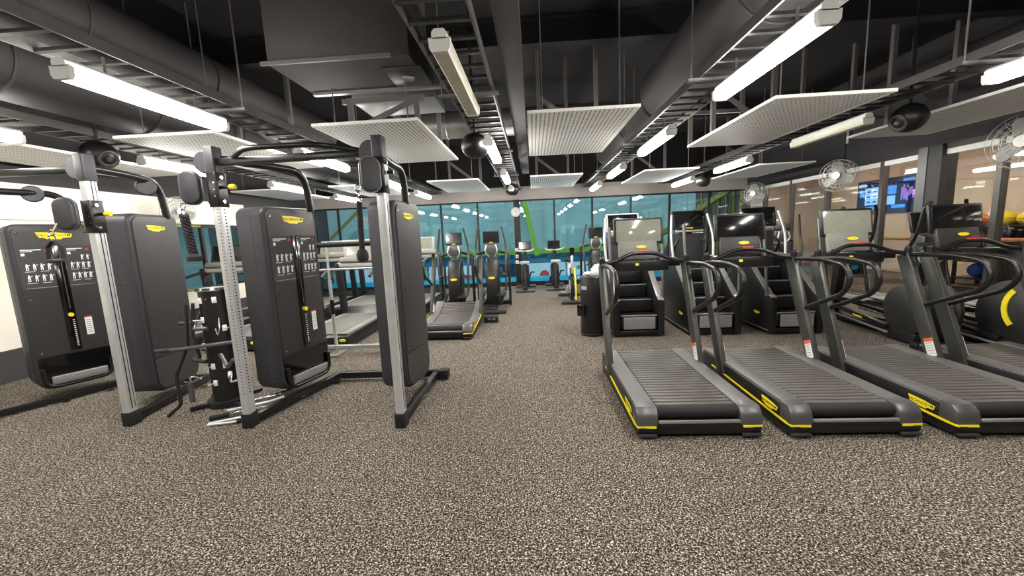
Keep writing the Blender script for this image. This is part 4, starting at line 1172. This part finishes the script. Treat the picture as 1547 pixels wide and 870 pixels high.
# ---- attachment column between the machines
r = thing('attachment_column', 'black round column with chrome cap and white hooks between the two cable machines', 'attachment column', (-3.00, 3.46, 0))
MB().lathe([(.0001, 0), (.17, 0), (.17, .05), (.12, .06), (.12, 1.10), (.0001, 1.10)], (0, 0, 0), 32).build('column_body', 'blackp', r)
MB().lathe([(.0001, 1.10), (.135, 1.10), (.14, 1.115), (.13, 1.13), (.06, 1.135), (.0001, 1.135)], (0, 0, 0), 32).build('cap', 'chrome', r)
for (a, z) in ((-1.9, 1.02), (-.9, 1.02), (-1.95, .84), (-1.6, .40), (-1.6, .24), (-.8, .40), (-.5, .75), (-2.6, .75), (-2.9, .55)):
    f = MB().box((.124, 0, 0), (.014, .036, .055), bevel=.004).cyl((.13, 0, 0), (.20, 0, .01), .005, n=8)
    f.build('hook', 'white', r, loc=(0, 0, z), rot=(0, 0, a))
for a in (-2.4, -.6, 1.1, 2.7):
    MB().bar((.08 * math.cos(a), .08 * math.sin(a), .03), (.30 * math.cos(a), .30 * math.sin(a), .02), .05, .035, bevel=.01).build('base_foot', 'blackm', r)
MB().box((.02, -.121, 1.03), (.012, .006, .012)).build('red_light', 'red', r)
CX, CY = -3.00, 3.46
def hung(name, cat, lab, pts, rad, m, grip=None, gm='char', grp='cable handles on the column'):
    o = Vector(pts[0])
    t = thing(name, lab, cat, o, 0, grp)
    MB().tube([Vector(p) - o for p in fillet(pts, .03, 4)], rad, 10).build('bar', m, t)
    for k, (a, b, rr) in enumerate(grip or []):
        MB().cyl(Vector(a) - o, Vector(b) - o, rr, n=12).build('grip', gm, t)
    return t
hung('straight_bar', 'cable bar', 'long grey straight bar hung across the front of the attachment column', [(-3.44, 3.24, .585), (-3.2, 3.24, .60), (-2.64, 3.24, .66)], .017, 'gunmetal', [((-3.44, 3.24, .585), (-3.30, 3.24, .595), .02)])
hung('straight_bar', 'cable bar', 'short grey grip bar hung on the tower side of the attachment column', [(-3.34, 3.42, .80), (-3.18, 3.42, .80), (-3.12, 3.42, .90)], .014, 'gunmetal', [((-3.35, 3.42, .80), (-3.22, 3.42, .80), .018)])
hung('curl_bar', 'cable bar', 'bent black curl bar leaning down from the attachment column to the carpet', [(-3.20, 3.36, .98), (-3.18, 3.30, .62), (-3.26, 3.22, .36), (-3.22, 3.18, .10), (-3.30, 3.12, .02)], .016, 'blackm')
hung('strap_handle', 'cable handle', 'black strap handle hanging low on the attachment column', [(-3.10, 3.33, 1.0), (-3.12, 3.30, .70), (-3.06, 3.28, .50), (-3.12, 3.28, .48)], .014, 'rubber', [((-3.12, 3.27, .49), (-3.0, 3.27, .47), .02)])
hung('strap_handle', 'cable handle', 'grey gripped handle hanging upright at the lowest white hook', [(-3.10, 3.30, .30), (-3.17, 3.26, .34), (-3.17, 3.25, .10)], .010, 'chrome', [((-3.17, 3.25, .28), (-3.17, 3.25, .10), .022)], 'gunmetal')
hung('chain_clip', 'clip', 'chrome clip hanging on the post side of the attachment column', [(-2.86, 3.32, .86), (-2.84, 3.28, .76), (-2.86, 3.28, .70), (-2.88, 3.28, .77)], .006, 'chrome')
hung('straight_bar', 'cable bar', 'grey bar end pointing at the middle silver post from the column', [(-2.90, 3.32, .52), (-2.78, 3.24, .42), (-2.70, 3.22, .50)], .017, 'gunmetal')
hung('rowing_handle', 'cable handle', 'white and chrome triangle handle hanging beside the middle silver post', [(-2.80, 3.28, .36), (-2.72, 3.18, .30), (-2.55, 3.16, .36), (-2.58, 3.16, .28)], .011, 'chrome', [((-2.80, 3.28, .36), (-2.77, 3.24, .335), .018)], 'white')
hung('strap_handle', 'cable handle', 'black grip handle on the front upper hook of the attachment column', [(-3.06, 3.30, .84), (-3.06, 3.26, .78), (-2.94, 3.25, .78)], .010, 'chrome', [((-3.05, 3.25, .78), (-2.93, 3.25, .78), .018)], 'gunmetal')
# ---- handles lying on the carpet
def lying(lab, pts, rad, m, grips):
    o = Vector(pts[0]); t = thing('chrome_pull_bar', lab, 'cable handle', (o.x, o.y, 0), 0, 'chrome handles lying on the carpet')
    q = Vector((o.x, o.y, 0))
    MB().tube([Vector(p) - q for p in fillet(pts, .05, 5)], rad, 10).build('bar', m, t)
    for a, b in grips: MB().cyl(Vector(a) - q, Vector(b) - q, rad + .007, n=12).build('grip', 'rubber', t)
lying('chrome bar with a black grip lying across the carpet behind the middle silver post', [(-2.86, 3.06, .025), (-2.60, 3.22, .03), (-2.44, 3.27, .03)], .013, 'chrome', [((-2.86, 3.06, .025), (-2.74, 3.135, .027))])
lying('long chrome bar lying on the carpet nearest the tower of the aisle machine', [(-2.74, 3.40, .03), (-2.58, 3.48, .04), (-2.46, 3.60, .06)], .014, 'chrome', [])
lying('flat chrome loop handle lying on the carpet at the foot of the middle post', [(-2.80, 2.98, .016), (-2.58, 3.10, .016), (-2.50, 3.07, .016), (-2.60, 3.00, .016), (-2.79, 2.955, .016)], .012, 'silver', [((-2.58, 3.02, .016), (-2.52, 3.05, .016))])
lying('second chrome bar lying crosswise on top of the carpet handles', [(-2.76, 3.14, .055), (-2.50, 3.30, .06), (-2.42, 3.42, .06)], .012, 'silver', [])

# ------------------------------------------------------------------ camera, world, view
cam = bpy.data.cameras.new('camera'); co = bpy.data.objects.new('camera', cam); COL.objects.link(co)
cam.sensor_fit = 'HORIZONTAL'; cam.sensor_width = 36.0
FPX = 590.0
cam.lens = 36.0 * FPX / 1547.0
roll = math.radians(2.0)
yv = Vector(((805 - 773.5) / FPX, -(352 - 435) / FPX, 1.0)).normalized()      # room depth axis seen from the lens (x right, y up, z ahead)
up = Vector((-math.sin(roll), math.cos(roll), 0)); zv = (up - yv * up.dot(yv)).normalized(); xv = zv.cross(yv)
if xv.x < 0: xv = -xv
ri = Vector((xv.x, yv.x, zv.x)); upw = Vector((xv.y, yv.y, zv.y)); fw = Vector((xv.z, yv.z, zv.z))
co.matrix_world = Matrix(((ri.x, upw.x, -fw.x, 0), (ri.y, upw.y, -fw.y, 0), (ri.z, upw.z, -fw.z, 1.5), (0, 0, 0, 1)))
cam.clip_start = .05
SC.camera = co
w = bpy.data.worlds.new('world'); SC.world = w; w.use_nodes = True
w.node_tree.nodes['Background'].inputs[0].default_value = (.8, .85, 1, 1)
w.node_tree.nodes['Background'].inputs[1].default_value = .05
SC.view_settings.view_transform = 'Standard'
SC.view_settings.look = 'None'
SC.view_settings.gamma = 1.0
SC.view_settings.use_curve_mapping = False
SC.view_settings.exposure = .92
SC.cycles.max_bounces = 8
SC.cycles.transparent_max_bounces = 12
SC.cycles.use_denoising = True
